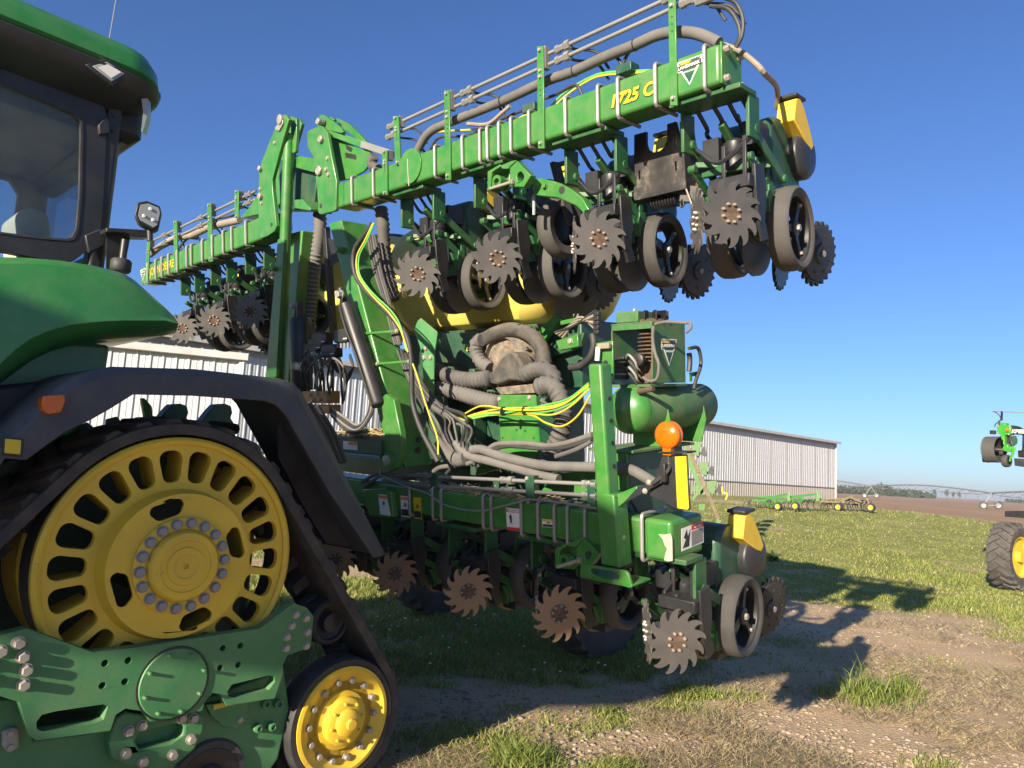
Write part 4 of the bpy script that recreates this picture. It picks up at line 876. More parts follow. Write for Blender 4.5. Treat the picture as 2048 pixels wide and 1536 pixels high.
# ---- row units: built once from the outermost one, then copied along the bars
UR4 = .839; RO = Vector((UR4, .02, 1.568))
C5w = lambda pts: [(1180 + x / 2.56, y / 2.56) for x, y in pts]
def RU(pts, du): return [P(x, y, u=UR4 + du) - RO for x, y in C5w(pts)]
def RV(pts, v): return [P(x, y, v=v) - RO for x, y in C5w(pts)]
def row_unit_meshes():
    g = {}
    mb = MB()                                          # mount, arms, shank: green frame
    mb.b2((-.19, .02, .580), (.19, .19, .606)); mb.b2((-.185, .12, .38), (-.165, .23, .585)); mb.b2((.165, .12, .38), (.185, .23, .585))
    for du in (-.17, .17):
        mb.beam(Vector((du, .20, .43)), Vector((du, .52, .25)), .05, .016, WX); mb.beam(Vector((du*.9, .18, .30)), Vector((du*.9, .49, .11)), .045, .016, WX)
        mb.cyl((du - .02, .20, .43), (du + .02, .20, .43), .024, 12); mb.cyl((du - .02, .52, .25), (du + .02, .52, .25), .022, 12); mb.cyl((du*.9 - .02, .18, .30), (du*.9 + .02, .18, .30), .022, 12)
    mb.b2((-.15, .26, .27), (.15, .285, .32)); mb.b2((-.13, .42, .12), (.13, .46, .36)); mb.b2((-.165, .37, .11), (.165, .43, .19)); mb.beam(Vector((-.16, .22, .33)), Vector((.16, .40, .30)), .03, .03, WX); mb.b2((-.17, .36, .06), (-.145, .42, .2)); mb.b2((.145, .36, .06), (.17, .42, .2)); mb.beam(Vector((.0, .20, .50)), Vector((.0, .44, .34)), .035, .035, WX)
    mb.poly([Vector((-.155, .30, .18)), Vector((-.155, .40, .16)), Vector((-.155, .42, .06)), Vector((-.155, .36, .06))], (.02, 0, 0)); mb.poly([Vector((.135, .30, .18)), Vector((.135, .40, .16)), Vector((.135, .42, .06)), Vector((.135, .36, .06))], (.02, 0, 0))
    mb.b2((-.11, .38, .03), (.11, .40, .12))
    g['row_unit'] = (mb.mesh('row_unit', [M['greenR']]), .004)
    mb = MB()                                          # seed box and shank cover (dark plastic)
    mb.poly([Vector((-.15, a, b_)) for a, b_ in ((.45, .16), (.45, .53), (.51, .59), (.62, .59), (.74, .48), (.86, .29), (.84, .17), (.60, .12))], (.28, 0, 0))
    g['seed_hopper'] = (mb.mesh('seed_hopper', [M['greenD']]), .03)
    mb = MB(); mb.poly([Vector((-.05, a, b_)) for a, b_ in ((.42, .14), (.52, .16), (.80, .10), (.86, -.02), (.78, -.10), (.60, -.06), (.48, -.05))], (.10, 0, 0)); mb.b2((-.04, .78, -.06), (.04, 1.02, .0))
    g['shank'] = (mb.mesh('shank', [M['greenD']]), .01)
    mb = MB()                                          # yellow meter with black rotor housing
    mb.mat(0).poly([Vector((.0, a, b_)) for a, b_ in ((.60, .52), (.63, .635), (.68, .655), (.74, .61), (.80, .53), (.86, .44), (.82, .40), (.75, .44))], (.10, 0, 0)); mb.mat(1).lathe([(.125, -.06), (.13, .05), (.11, .07), (.04, .08)], Vector((.02, .80, .38)), UX, 28); mb.mat(1).b2((-.005, .62, .648), (.105, .75, .668))
    g['seed_meter'] = (mb.mesh('seed_meter', [M['yellow'], M['black']]), .006)
    mb = MB(); hs = .012                               # toothed row cleaner wheel
    out_ = toothed(13, .112, .162, Vector((0, 0, 0)), VX, WX, hook=-1)
    mb.mat(0).poly(out_, (.006, 0, 0)); mb.mat(1).lathe([(.054, .0005), (.052, .0065), (.0, .007)], Vector((0,0,0)), UX, 28)
    for i in range(8):
        a = 2*math.pi*i/8 + .3; c = VX * (.043*math.cos(a)) + WX * (.043*math.sin(a)); mb.mat(2).lathe([(.0085, .008), (.0085, .013), (.006, .02), (.0, .021)], c, UX, 8)
    mb.mat(3).lathe([(.055, -.09), (.055, -.0005)], (0,0,0), UX, 18)
    g['row_cleaner_wheel'] = (mb.mesh('row_cleaner_wheel', [M['blade'], M['rust'], M['bolt'], M['blackM']]), 0); g['row_cleaner_wheel_clean'] = (mb.mesh('row_cleaner_wheel', [M['soil'], M['rust'], M['boltD'], M['blackM']]), 0)
    mb = MB()                                          # row cleaner bracket, air bag, rods
    mb.poly([Vector((.10, a, b_)) for a, b_ in ((.10, .24), (.20, .25), (.22, .10), (.20, -.02), (.24, -.10), (.17, -.12), (.13, -.02), (.11, .12))], (.02, 0, 0)); mb.poly([Vector((-.10, a, b_)) for a, b_ in ((.10, .20), (.20, .25), (.22, .10), (.20, -.06), (.15, -.08), (.11, .08))], (.02, 0, 0))
    mb.b2((-.10, .06, .13), (.11, .20, .19)); mb.b2((-.10, .07, .02), (-.06, .24, .06)); mb.b2((-.02, .10, -.02), (.03, .24, .03)); mb.b2((-.12, .14, -.06), (.10, .22, -.02))
    mb.cyl((-.02, .11, .03), (-.02, .11, .12), .05, 16); mb.cyl((-.02, .11, .12), (-.02, .11, .20), .018, 10)
    for a, b_ in ((-.09, .17), (.03, .15)): mb.b2((a, b_, .16), (a + .022, b_ + .01, .38))
    g['row_cleaner_bracket'] = (mb.mesh('row_cleaner_bracket', [M['blackM']]), .004)
    mb = MB()                                          # air spring, actuator and hoses between the parallel arms
    mb.lathe([(.035, 0), (.058, .02), (.062, .06), (.05, .08), (.062, .10), (.058, .15), (.03, .17)], Vector((.02, .30, .27)), WX, 16)
    mb.b2((-.14, .26, .33), (-.05, .42, .46)); mb.b2((.06, .30, .40), (.13, .44, .52)); mb.b2((-.05, .33, .12), (.10, .42, .27)); mb.b2((-.13, .44, -.02), (.13, .60, .14))
    for a_, b_ in ((-.12, .5), (-.03, .44), (.05, .56), (.12, .47)):
        mb.tube([Vector((a_, .16, .60)), Vector((a_ + .03, .22, .50)), Vector((a_ - .03, .34, b_)), Vector((a_ * .6, .46, .36)), Vector((a_ * .5, .50, .16))], .011, 6)
    mb.tube([Vector((-.14, .2, .4)), Vector((.0, .17, .30)), Vector((.13, .22, .40)), Vector((.1, .4, .5))], .012, 6)
    g['hose_bundle'] = (mb.mesh('hose_bundle', [M['black']]), 0)
    mb = MB()                                          # gauge wheel: tyre, rim, three spokes
    mb.mat(0).lathe([(.172, -.055), (.202, -.060), (.215, -.045), (.219, 0), (.215, .045), (.202, .058), (.179, .052), (.173, .045)], (0,0,0), UX, 44, False)
    mb.mat(1).lathe([(.173, .046), (.163, .038), (.159, .0), (.159, -.05), (.174, -.056)], (0,0,0), UX, 44, False)
    for i in range(3):
        a = 2*math.pi*i/3 + .5; d = VX*math.cos(a) + WX*math.sin(a); e_ = -VX*math.sin(a) + WX*math.cos(a)
        mb.poly([d*.03 + e_*.022 + UX*.0, d*.10 + e_*.014, d*.168 + e_*.03, d*.168 - e_*.03, d*.10 - e_*.014, d*.03 - e_*.022], (.022, 0, 0)); mb.mat(2).cyl(d*.143 + UX*.02, d*.143 + UX*.034, .010, 6); mb.mat(1)
    mb.lathe([(.045, -.03), (.045, .03), (.03, .036)], (0,0,0), UX, 20); mb.mat(2).cyl((.034, 0, 0), (.05, 0, 0), .018, 6)
    g['gauge_wheel'] = (mb.mesh('gauge_wheel', [M['gauge'], M['blackM'], M['bolt']]), 0)
    mb = MB().lathe([(.175, -.002), (.175, .002), (.06, .012), (.0, .014)], (0,0,0), UX, 40); g['opener_disc'] = (mb.mesh('opener_disc', [M['soil']]), 0); mb = MB().lathe([(.145, -.002), (.145, .002), (.06, .012), (.0, .014)], (0,0,0), UX, 40); g['opener_disc_clean'] = (mb.mesh('opener_disc', [M['blade']]), 0)
    mb = MB()                                          # knobbed closing wheel
    o = []
    for i in range(22):
        a = 2*math.pi*i/22
        for f_, rr in ((0, .160), (.012 * 6, .180), (.15, .184), (.20, .162)): o.append(VX * (rr*math.cos(a + f_)) + WX * (rr*math.sin(a + f_)))
    mb.mat(0).poly(o, (.016, 0, 0)); mb.lathe([(.155, .012), (.150, .028), (.06, .034), (.055, .045), (.0, .046)], (0,0,0), UX, 32)
    for i in range(8):
        a = 2*math.pi*i/8; c = VX*(.105*math.cos(a)) + WX*(.105*math.sin(a)); mb.mat(1).cyl(c + UX*.030, c + UX*.034, .010, 8)
    mb.mat(2).cyl((.044, 0, 0), (.056, 0, 0), .018, 6)
    g['closing_wheel'] = (mb.mesh('closing_wheel', [M['blackM'], M['ink'], M['boltD']]), 0)
    return g
RM = row_unit_meshes()
def rowpart(name, parent, loc=(0,0,0), rot=(0,0,0), clean=False):
    me, bv = RM[name + '_clean' if clean else name]; o = link(name, me, parent, bv, 2, loc); o.rotation_euler = rot; return o
unit_n = 0; SH = -.14                                 # the near row cleaner wheel stands out to the right of the unit's centre line
def row_unit(origin, parent, drop=0.0, up=True, seed=True, soiled=False):
    """origin = centre of the near row cleaner wheel; lower units hang closer under the bar"""
    global unit_n; unit_n += 1; rnd = random.Random(unit_n)
    r_ = rowpart('row_unit', parent, origin + Vector((SH, 0, drop)))
    dn = -drop
    hz_ = .10 if soiled else 0
    rowpart('seed_hopper', r_, (0, 0, hz_)); rowpart('shank', r_, (0, 0, hz_)); rowpart('row_cleaner_bracket', r_, (.10, 0, dn))
    rowpart('hose_bundle', r_)
    if seed: rowpart('seed_meter', r_, (.10, 0, hz_ + (0 if soiled else .05)))
    a = rowpart('row_cleaner_wheel', r_, (-SH, 0, dn), (rnd.random() * 6.28, 0, R(-32)), soiled and unit_n > 5)
    b_ = rowpart('row_cleaner_wheel', r_, (-.05, .04, dn), (rnd.random() * 6.28, 0, R(222)))
    rowpart('gauge_wheel', r_, (.185, .575, dn + .0), (rnd.random() * 6.28, 0, R(4))); rowpart('gauge_wheel', r_, (-.16, .60, dn), (rnd.random() * 6.28, 0, R(184)))
    rowpart('opener_disc', r_, (.02, .52, dn - .085), (0, 0, R(-6)), not soiled); rowpart('opener_disc', r_, (.0, .52, dn - .085), (0, 0, R(186)), not soiled)
    rowpart('closing_wheel', r_, (.13, 1.04, dn - .07), (rnd.random(), R(8), R(-10))); rowpart('closing_wheel', r_, (-.08, 1.10, dn - .07), (rnd.random(), R(-8), R(190)))
    return r_
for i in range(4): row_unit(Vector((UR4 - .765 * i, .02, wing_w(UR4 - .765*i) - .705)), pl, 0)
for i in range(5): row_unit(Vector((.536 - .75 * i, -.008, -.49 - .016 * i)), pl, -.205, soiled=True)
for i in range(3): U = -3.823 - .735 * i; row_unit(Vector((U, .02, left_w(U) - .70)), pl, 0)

# ---- things hung under the right wing
C4 = lambda pts: [(740 + x / 3.793, y / 3.793) for x, y in pts]
def hinge_bracket(parent, f, dxy, v=-.01):
    o = lambda pts: [(x + dxy[0], y + dxy[1]) for x, y in pts]
    h = plate('hinge_bracket', o(f([(890, 1300), (985, 1245), (990, 1262), (925, 1305), (915, 1420), (900, 1450), (890, 1430)])), v, .10, M['green'], parent)
    plate('bracket_face', o(f([(1060, 1270), (1110, 1215), (1220, 1330), (1165, 1420), (1060, 1415)])), v - .02, .05, M['green'], h, holes=[[(q.x, q.y) for q in [Vector((dxy[0] + (740 + (1140 + 27*math.cos(k/12*6.283))/3.793), dxy[1] + (1340 + 38*math.sin(k/12*6.283))/3.793)) for k in range(12)]]])
    plate('bracket_tab', o(f([(985, 1258), (1065, 1222), (1110, 1214), (1060, 1262), (1050, 1280), (1000, 1280)])), v - .03, .03, M['green'], h)
    plate('bracket_back', o(f([(915, 1300), (1060, 1280), (1060, 1420), (1030, 1455), (900, 1440)])), v + .09, .02, M['green'], h)
    q = P(*o(f([(985, 1385)]))[0], v=v + .04); part('pivot_bush', MB().lathe([(.040, -.02), (.040, .03), (.022, .03), (.022, 0)], q, NV, 22), M['green'], h)
    pa, pb = P(*o(f([(912, 1432)]))[0], v=v - .03), P(*o(f([(1078, 1380)]))[0], v=v - .03); part('hinge_pin', MB().cyl(pa, pb, .010, 10), M['bolt'], h); bolt(h, pb, UX, .018, M['bolt']); return h
hinge_bracket(wg, C4, (0, 0))
ac_ = plate('fold_link', C4([(1230, 1360), (1290, 1350), (1400, 1375), (1520, 1430), (1610, 1500), (1680, 1620), (1640, 1640), (1560, 1560), (1420, 1500), (1240, 1480)]), .08, .06, M['green'], wg, .006); bolt(ac_, P(*C4([(1330, 1412)])[0], v=.08), NV, .016, M['green'], .02); hole_disc(ac_, P(*C4([(1455, 1440)])[0], v=.079), NV, .022)
part('spring_rod', MB().tube([P(1068, 390, v=.10), P(1068, 430, v=.10)], .010, 8), M['galv'], ac_)
C8 = lambda pts: [(1150 + x / 3.724, 130 + y / 3.724) for x, y in pts]
wb = plate('weight_bracket', C8([(440, 520), (530, 495), (530, 590), (545, 630), (580, 650), (630, 640), (665, 610), (685, 560), (685, 440), (750, 420), (790, 590), (815, 800), (828, 920), (790, 930), (445, 1010), (436, 990)]), .34, .02, M['worn'], wg, .006, holes=[C8([(470, 790), (485, 785), (485, 850), (472, 855)]), C8([(740, 720), (755, 716), (757, 785), (744, 788)]), C8([(738, 550), (753, 546), (753, 612), (740, 616)])])
q = P(*C8([(822, 920)])[0], v=.34).x
part('bracket_side', MB().poly([P(x, y, u=q) for x, y in C8([(795, 420), (880, 400), (935, 830), (935, 940), (830, 925)])], (-.016, 0, 0)), M['worn'], wb, .004)
part('bracket_back', MB().poly([p + VX*.18 for p in Pv(C8([(440, 700), (800, 640), (828, 920), (445, 1010)]), .34)], (0, .02, 0)), M['worn'], wb)
part('bracket_bottom', MB().poly([P(*C8([(445, 1005)])[0], v=.345), P(*C8([(826, 922)])[0], v=.345), P(*C8([(826, 922)])[0], v=.345) + VX*.18, P(*C8([(445, 1005)])[0], v=.345) + VX*.18], (0, 0, .012)), M['worn'], wb)
mb = MB().beam(P(*C8([(790, 960)])[0], v=.40), P(*C8([(1080, 980)])[0], v=.46), .05, .09); part('side_arm', mb, M['worn'], wb, .004); bolt(wb, Vector((q + .003, P(*C8([(912, 900)])[0], u=q).y, P(*C8([(912, 900)])[0], u=q).z)), UX, .018, M['rust'])
sp = [P(*C8([(590, 1030)])[0], v=.42), P(*C8([(760, 1000)])[0], v=.42)]; mb = MB()
for i in range(9): mb.lathe([(.030, -.006), (.038, -.004), (.038, .004), (.030, .006)], sp[0].lerp(sp[1], i / 8), sp[1] - sp[0], 16)
part('coil_spring', mb, M['blackM'], wb); part('pull_rod', MB().tube([P(*C8([(828, 925)])[0], v=.34), P(*C8([(880, 1070)])[0], v=.32), P(*C8([(915, 1200)])[0], v=.30), P(*C8([(930, 1260)])[0], v=.30)], .005, 6), M['bolt'], wb)
part('hook', MB().tube(Pv(C8([(800, 1000), (785, 1030), (790, 1060), (808, 1050), (806, 1010)]), .38), .004, 6), M['ink'], wb)
# muddy lift wheel under the wing
wcn = P(1122, 455, v=.42); mb = MB(); mb.mat(0).lathe([(.12, -.045), (.17, -.055), (.195, -.03), (.20, 0), (.195, .03), (.17, .055), (.12, .045)], wcn, UX, 36, False); mb.mat(1).lathe([(.14, -.06), (.13, 0), (.05, .02), (.0, .02)], wcn, UX, 24)
lwz = part('lift_wheel', mb, [M['gauge'], M['blackM']], wg); part('wheel_fork', MB().beam(wcn + Vector((.0, -.05, .40)), wcn + Vector((.08, 0, 0)), .08, .03), M['gauge'], lwz, .006)

# ---- lower toolbar plumbing and decals
C1 = lambda pts: [(680 + x / 3.413, 920 + y / 3.413) for x, y in pts]
rods(tb, ((C1([(460, 105)])[0], C1([(1730, 165)])[0]), (C1([(470, 168)])[0], C1([(1730, 243)])[0])), .02, .0115, M['galv'], (846, 1016, 1180))
for a, b_ in (((1290, 110), (1298, 300)), ((1712, 140), (1716, 330)), ((632, 90), (636, 225))):
    q = plate('rod_support', C1([(a[0] - 28, a[1]), (a[0] + 28, a[1]), (b_[0] + 26, b_[1]), (b_[0] - 26, b_[1])]), .0, .05, M['greenD'], tb, .003); cluster(q, Pv(C1([(a[0] - 15, a[1] + 15), (b_[0] - 15, b_[1] - 15)]), -.0), NV, .010, M['bolt'])
part('cable', MB().tube(Pv(C1([(280, 60), (275, 100), (330, 125), (450, 180), (600, 230), (700, 300), (850, 340), (980, 345), (1100, 318), (1240, 280), (1300, 270), (1500, 290), (1750, 330)]), -.035), .006, 8), M['galv'], tb)
for k_, pts in enumerate(([(150, 150), (230, 105), (290, 95), (460, 105), (610, 110)], [(160, 190), (240, 130), (300, 105), (380, 140), (470, 165), (610, 175)])): part('hose', MB().tube(Pv(C1(pts), -.02), .013, 8), M['hose'], tb)
for pts in ([(720, 240), (800, 280), (880, 290), (960, 270), (1050, 230)], [(760, 210), (840, 260), (900, 262), (1000, 225), (1080, 215)]): part('hose', MB().tube(Pv(C1(pts), .03), .014, 8), M['hose'], tb)
def decal(parent, pts, mats, v=-.002, split=.2):
    q = Pv(C1(pts), v); m0, m1, m2 = mats; d = part('warning_decal', MB().poly(q, (0, -.0012, 0)), m1, parent)
    top = [q[0].lerp(q[3], .04), q[1].lerp(q[2], .04), q[1].lerp(q[2], split), q[0].lerp(q[3], split)]; c = sum(top, Vector()) / 4; part('decal_header', MB().poly([c + (p - c) * .94 + NV * .001 for p in top], (0, -.0012, 0)), m0, d)
    if m2:
        lo = [q[0].lerp(q[3], .62), q[1].lerp(q[2], .62), q[1].lerp(q[2], .96), q[0].lerp(q[3], .96)]; c = sum(lo, Vector()) / 4; part('decal_text_block', MB().poly([c + (p - c) * .90 + NV * .001 for p in lo], (0, -.0012, 0)), m2, d)
        mid = [q[0].lerp(q[3], .30), q[1].lerp(q[2], .30), q[1].lerp(q[2], .56), q[0].lerp(q[3], .56)]; c = sum(mid, Vector()) / 4; e0 = (mid[1] - mid[0]) * .5; f0 = (mid[0] - mid[3]) * .5
        fig = [c + e0*a + f0*b_ + NV*.002 for a, b_ in ((-.4, -.8), (-.1, -.2), (-.25, .5), (0, .9), (.2, .5), (.1, .1), (.6, .3), (.2, -.2), (.4, -.8), (.1, -.4))]; part('pictogram', MB().poly(fig, (0, -.001, 0)), M['ink'], d)
    return d, q
d, q = decal(tb, [(1132, 325), (1230, 335), (1240, 490), (1142, 480)], (M['red'], M['white'], None), split=.19)
lettering(d, 'DANGER', q[3].lerp(q[0], .845) + UX*.018 + NV*.0035, q[1] - q[0], WX, .024, M['white'], depth=.0003, bold=.0006); lo = [q[0].lerp(q[3], .84), q[1].lerp(q[2], .84), q[2], q[3]]; part('decal_footer', MB().poly([p + NV*.001 for p in lo], (0, -.0012, 0)), M['red'], d)
c = sum(q, Vector())/4; e0 = (q[1] - q[0])*.5; f0 = (q[0] - q[3])*.5
part('pictogram', MB().poly([c + e0*a + f0*b_ + NV*.002 for a, b_ in ((-.6, -.45), (-.45, -.1), (-.6, .2), (-.35, .5), (-.2, .2), (-.3, 0), (-.1, .1), (-.25, -.1), (-.2, -.45), (-.38, -.2))], (0, -.001, 0)), M['ink'], d)
decal(tb, [(412, 243), (472, 250), (480, 392), (420, 385)], (M['orangeV'], M['white'], M['ink'])); decal(tb, [(500, 253), (552, 258), (560, 405), (508, 398)], (M['yellowV'], M['yellowV'], M['ink']))
decal(tb, [(1380, 402), (1468, 410), (1470, 462), (1382, 456)], (M['yellowV'], M['white'], M['ink']), split=.3)
sb = plate('side_bracket', C1([(150, 200), (300, 190), (345, 215), (360, 390), (330, 395), (200, 380)]), -.05, .05, M['green'], tb, .008, seg=3); decal(sb, [(262, 232), (318, 240), (348, 382), (275, 372)], (M['orangeV'], M['white'], M['white']), v=-.052)
q = P(1345, 1045, v=0); sticker = [Vector((U_end + .001, v_, w_)) for v_, w_ in ((.08, .05), (.30, .058), (.30, -.055), (.08, -.065))]
ds = part('warning_decal', MB().poly(sticker, (.001, 0, 0)), M['white'], eb); part('decal_header', MB().poly([Vector((U_end + .0022, v_, w_)) for v_, w_ in ((.175, .052), (.298, .056), (.298, .030), (.175, .026))], (.001, 0, 0)), M['red'], ds); part('decal_text_block', MB().poly([Vector((U_end + .0022, v_, w_)) for v_, w_ in ((.175, .02), (.290, .024), (.290, -.048), (.175, -.055))], (.001, 0, 0)), M['grey'], ds)
part('pictogram', MB().poly([Vector((U_end + .0022, v_, w_)) for v_, w_ in ((.09, -.05), (.12, -.01), (.10, .0), (.13, .04), (.14, .0), (.165, .035), (.15, -.05))], (.001, 0, 0)), M['ink'], ds)
lettering(ds, 'DANGER', Vector((U_end + .004, .205, .034)), VX, WX, .018, M['white'], depth=.0003)
hinge_bracket(tb, C4, (135, 838 - 82), v=-.01)
# straw and dust caught on the toolbar
rs = random.Random(3); mb = MB()
for i in range(420):
    c = Vector((rs.uniform(-1.55, -.35), rs.uniform(.01, .18), .098 + rs.random() * .02)); d = Vector((rs.gauss(0, 1), rs.gauss(0, 1), rs.gauss(0, .25))).normalized(); mb.beam(c - d * rs.uniform(.015, .05), c + d * rs.uniform(.015, .05), .003, .002, WX)
for i in range(260):
    c = Vector((rs.uniform(-2.3, -1.75), rs.uniform(-.1, .2), .42 + rs.random() * .03)); d = Vector((rs.gauss(0, 1), rs.gauss(0, 1), rs.gauss(0, .25))).normalized(); mb.beam(c - d * rs.uniform(.03, .08), c + d * rs.uniform(.03, .08), .006, .003, WX)
part('straw_debris', mb, M['straw'], tb)['kind'] = 'stuff'
mb = MB(); mb.b2((-2.5, -.12, .30), (-1.72, .22, .41)); fr = part('cross_frame', mb, M['greenD'], pl, .008); decal(fr, [(70, 0), (130, 0), (130, 0), (70, 0)], (M['orangeV'], M['white'], None)) if False else None
part('warning_decal', MB().poly([Vector((a, -.122, b_)) for a, b_ in ((-2.16, .385), (-1.98, .385), (-1.98, .325), (-2.16, .325))], (0, -.001, 0)), M['white'], fr); part('decal_header', MB().poly([Vector((a, -.1235, b_)) for a, b_ in ((-2.09, .382), (-1.985, .382), (-1.985, .36), (-2.09, .36))], (0, -.001, 0)), M['orangeV'], fr)

# ---- post, beacon and reflector board
C8b = lambda pts: [(1080 + x / 3.303, 600 + y / 3.303) for x, y in pts]
C2b = lambda pts: [(1040 + x / 3.413, 960 + y / 3.413) for x, y in pts]
vp = -.14
pt_, pb_ = P(1175, 728, v=vp), P(1193, 990, v=vp); wu = .085
def post(mb, a, b_, wu, wv): return boxpts(mb, [Vector((p.x + du, p.y + dv, p.z)) for p in (a, b_) for dv in (0, wv) for du in (0, wu)])
po = part('marker_post', post(MB(), pt_, pb_ - WX*.1, wu, .095), M['green'], pl, .014, 3)
for x, y in C8b([(447, 650), (457, 798), (468, 945), (480, 1097)]):
    best = None; w_ = P(x, y, v=vp + .05).z; t_ = (pt_.z - w_) / (pt_.z - pb_.z); hole_disc(po, Vector((pt_.x + (pb_.x - pt_.x) * t_ + wu, vp + .055, w_)), UX, .012)
pa, pb = P(1191, 985, v=vp - .01), P(1202, 1130, v=vp - .01); sl = part('post_sleeve', post(MB(), pa, pb, .115, .115), M['green'], pl, .01, 3)
bolt(sl, Vector((pa.x + .12, vp + .05, P(1243, 1080, v=vp).z)), UX, .016, M['bolt']); hole_disc(sl, Vector((pa.x + .122, vp + .05, P(1243, 1100, v=vp).z)), UX, .012)
ft = plate('step_bracket', C2b([(412, 575), (430, 572), (720, 620), (738, 640), (765, 730), (750, 738), (700, 725), (415, 668), (408, 650)]), vp - .03, .018, M['green'], sl, .006, holes=[C2b([(475, 612), (500, 604), (650, 628), (675, 655), (670, 680), (640, 676), (520, 655), (485, 635)])])
q0, q1 = P(*C2b([(412, 668)])[0], v=vp - .03), P(*C2b([(765, 734)])[0], v=vp - .03)
part('step_plate', MB().poly([q0, q1, q1 + VX * .17, q0 + VX * .17], (0, 0, .012)), M['green'], ft, .004)
ga = plate('lamp_arm', C8b([(488, 1292), (640, 1228), (640, 1268), (495, 1385)]), vp + .02, .05, M['green'], sl, .004)
ba = plate('black_arm', C8b([(545, 1345), (640, 1240), (770, 1180), (805, 1205), (640, 1300)]), vp + .0, .012, M['black'], ga); cluster(ba, Pv(C8b([(720, 1205), (693, 1262)]), vp), NV, .012, M['bolt'])
bd = plate('marker_board', C8b([(805, 1035), (960, 1018), (972, 1025), (992, 1380), (980, 1392), (905, 1383), (715, 1288), (760, 1180)]), vp + .03, .008, M['black'], ga, .002)
rp = plate('reflective_strip', C8b([(892, 1035), (966, 1030), (984, 1372), (976, 1384), (915, 1376), (908, 1368)]), vp + .0285, -.0015, M['yellowV'], bd, 0)
qa, qb = P(*C8b([(778, 1012)])[0], v=vp + .0), P(*C8b([(968, 1016)])[0], v=vp); part('lamp_shelf', MB().poly([qa, qb, qb + VX*.09, qa + VX*.09], (0, 0, .008)), M['blackM'], bd, .002)
bc = P(*C8b([(848, 892)])[0], v=vp + .03); rb = .067
mb = MB(); mb.lathe([(.012, .030), (.02, .030), (.022, .034), (rb*.62, .030), (rb*.93, .022), (rb, .012), (rb, .002), (rb*.94, -.002), (rb*.94, -.008), (rb, -.012), (rb, -.022), (rb*.9, -.032), (rb * .3, -.036)], bc, NV, 40); mb.b2(bc + Vector((-.022, -.018, -rb - .028)), bc + Vector((.022, .018, -rb * .9))); bcn = part('amber_beacon', mb, M['amber'], bd, smooth=50)
mb = MB(); mb.lathe([(rb*.98, -.004), (rb*.98, .004)], bc, NV, 40); part('beacon_seam', mb, M['grey'], bcn)
mb = MB().tube([bc - WX*.10, bc - WX*.14, P(*C8b([(850, 1120)])[0], v=vp + .01), P(*C8b([(790, 1180)])[0], v=vp - .01), P(*C8b([(740, 1215)])[0], v=vp - .01)], .009, 8); part('lamp_cable', mb, M['hoseD'], bd)
mb = MB().box(P(*C8b([(820, 1140)])[0], v=vp), (.025, .03, .09), (UX, VX, WX)); part('connector', mb, M['black'], bd, .004)

# ---- air compressor on its stand
vt = .22; uc = P(1245, 820, v=vt).x + .03; wc_t = .635; rt = .135; tl = 1.0
mb = MB().lathe([(.0, -.055), (.06, -.045), (.11, -.02), (rt, .02), (rt, tl - .2 - .02), (.11, tl - .2 + .02), (.05, tl - .2 + .045), (.0, tl - .2 + .05)], Vector((uc, vt, wc_t)), VX, 40); ta = part('air_tank', mb, M['greenOld'], pl)
part('tank_end_cap', MB().lathe([(.0, -.058), (.06, -.048), (.11, -.023), (rt + .001, .02), (rt + .001, .035)], Vector((uc, vt, wc_t)), VX, 40, False), M['green'], ta)
for v_ in (.42, .82): part('tank_foot', MB().poly([Vector((uc - .10, v_, .42)), Vector((uc + .12, v_, .42)), Vector((uc + .15, v_, .56)), Vector((uc + .135, v_, .64)), Vector((uc + .10, v_, .56)), Vector((uc - .10, v_, .54))], (0, .012, 0)), M['green'], ta, .002)
hv = .30; Uh0, Uh1 = P(1222, 655, v=hv).x, P(1304, 650, v=hv).x; Wh1 = P(1304, 642, v=hv).z; Wh0 = wc_t + rt + .01; hv1 = P(1370, 645, u=Uh1).y
hs_ = part('compressor_housing', MB().poly([Vector((Uh1, hv, Wh0)), Vector((Uh1, hv1, Wh0 - .0)), Vector((Uh1, hv1, Wh1)), Vector((Uh1, hv, Wh1))], (-.008, 0, 0)), M['greenOld'], pl, .003)
mb = MB(); mb.b2((Uh0, hv, Wh1 - .008), (Uh1 - .008, hv1, Wh1)); part('housing_top', mb, M['greenOld'], hs_, .002)
mb = MB(); mb.b2((Uh0, hv, Wh0 + .06), (Uh0 + .008, hv1, Wh1 - .008)); part('housing_side', mb, M['greenOld'], hs_, .002)
mb = MB(); mb.b2((Uh0, hv, Wh1 - .04), (Uh1, hv + .008, Wh1 - .008)); part('housing_lip', mb, M['greenOld'], hs_, .002)
mb = MB(); mb.b2((Uh0, hv - .04, Wh0 - .02), (Uh1 + .01, hv1, Wh0 - .005)); part('mount_plate', mb, M['greenOld'], hs_, .003)
mb = MB().box(Vector(((Uh0*.65 + Uh1*.35), hv + .1, Wh1 + .035)), (.15, .16, .065)); part('air_filter', mb, M['greenOld'], hs_, .006); bolt(hs_, Vector(((Uh0*.65 + Uh1*.35), hv + .1, Wh1 + .068)), WX, .012, M['boltD'], .02)
pc = Vector((Uh0 * .30 + Uh1 * .70, hv + .12, Wh0)); pr = [(.06, .0), (.06, .10)]
for k_ in range(9): z_ = .12 + k_ * .022; pr += [(.05, z_), (.078, z_ + .002), (.078, z_ + .009), (.05, z_ + .011)]
pr += [(.085, .325), (.085, .36), (.03, .37)]
pm = part('pump_cylinder', MB().lathe(pr, pc, WX, 24), M['rust'], hs_)
for i in range(9): a = 2*math.pi*i/9; part('fin', MB().box(pc + Vector((.07*math.cos(a), .07*math.sin(a), .385)), (.01, .05, .05), (UX, Vector((math.cos(a), math.sin(a), 0)), WX)), M['blackM'], pm)
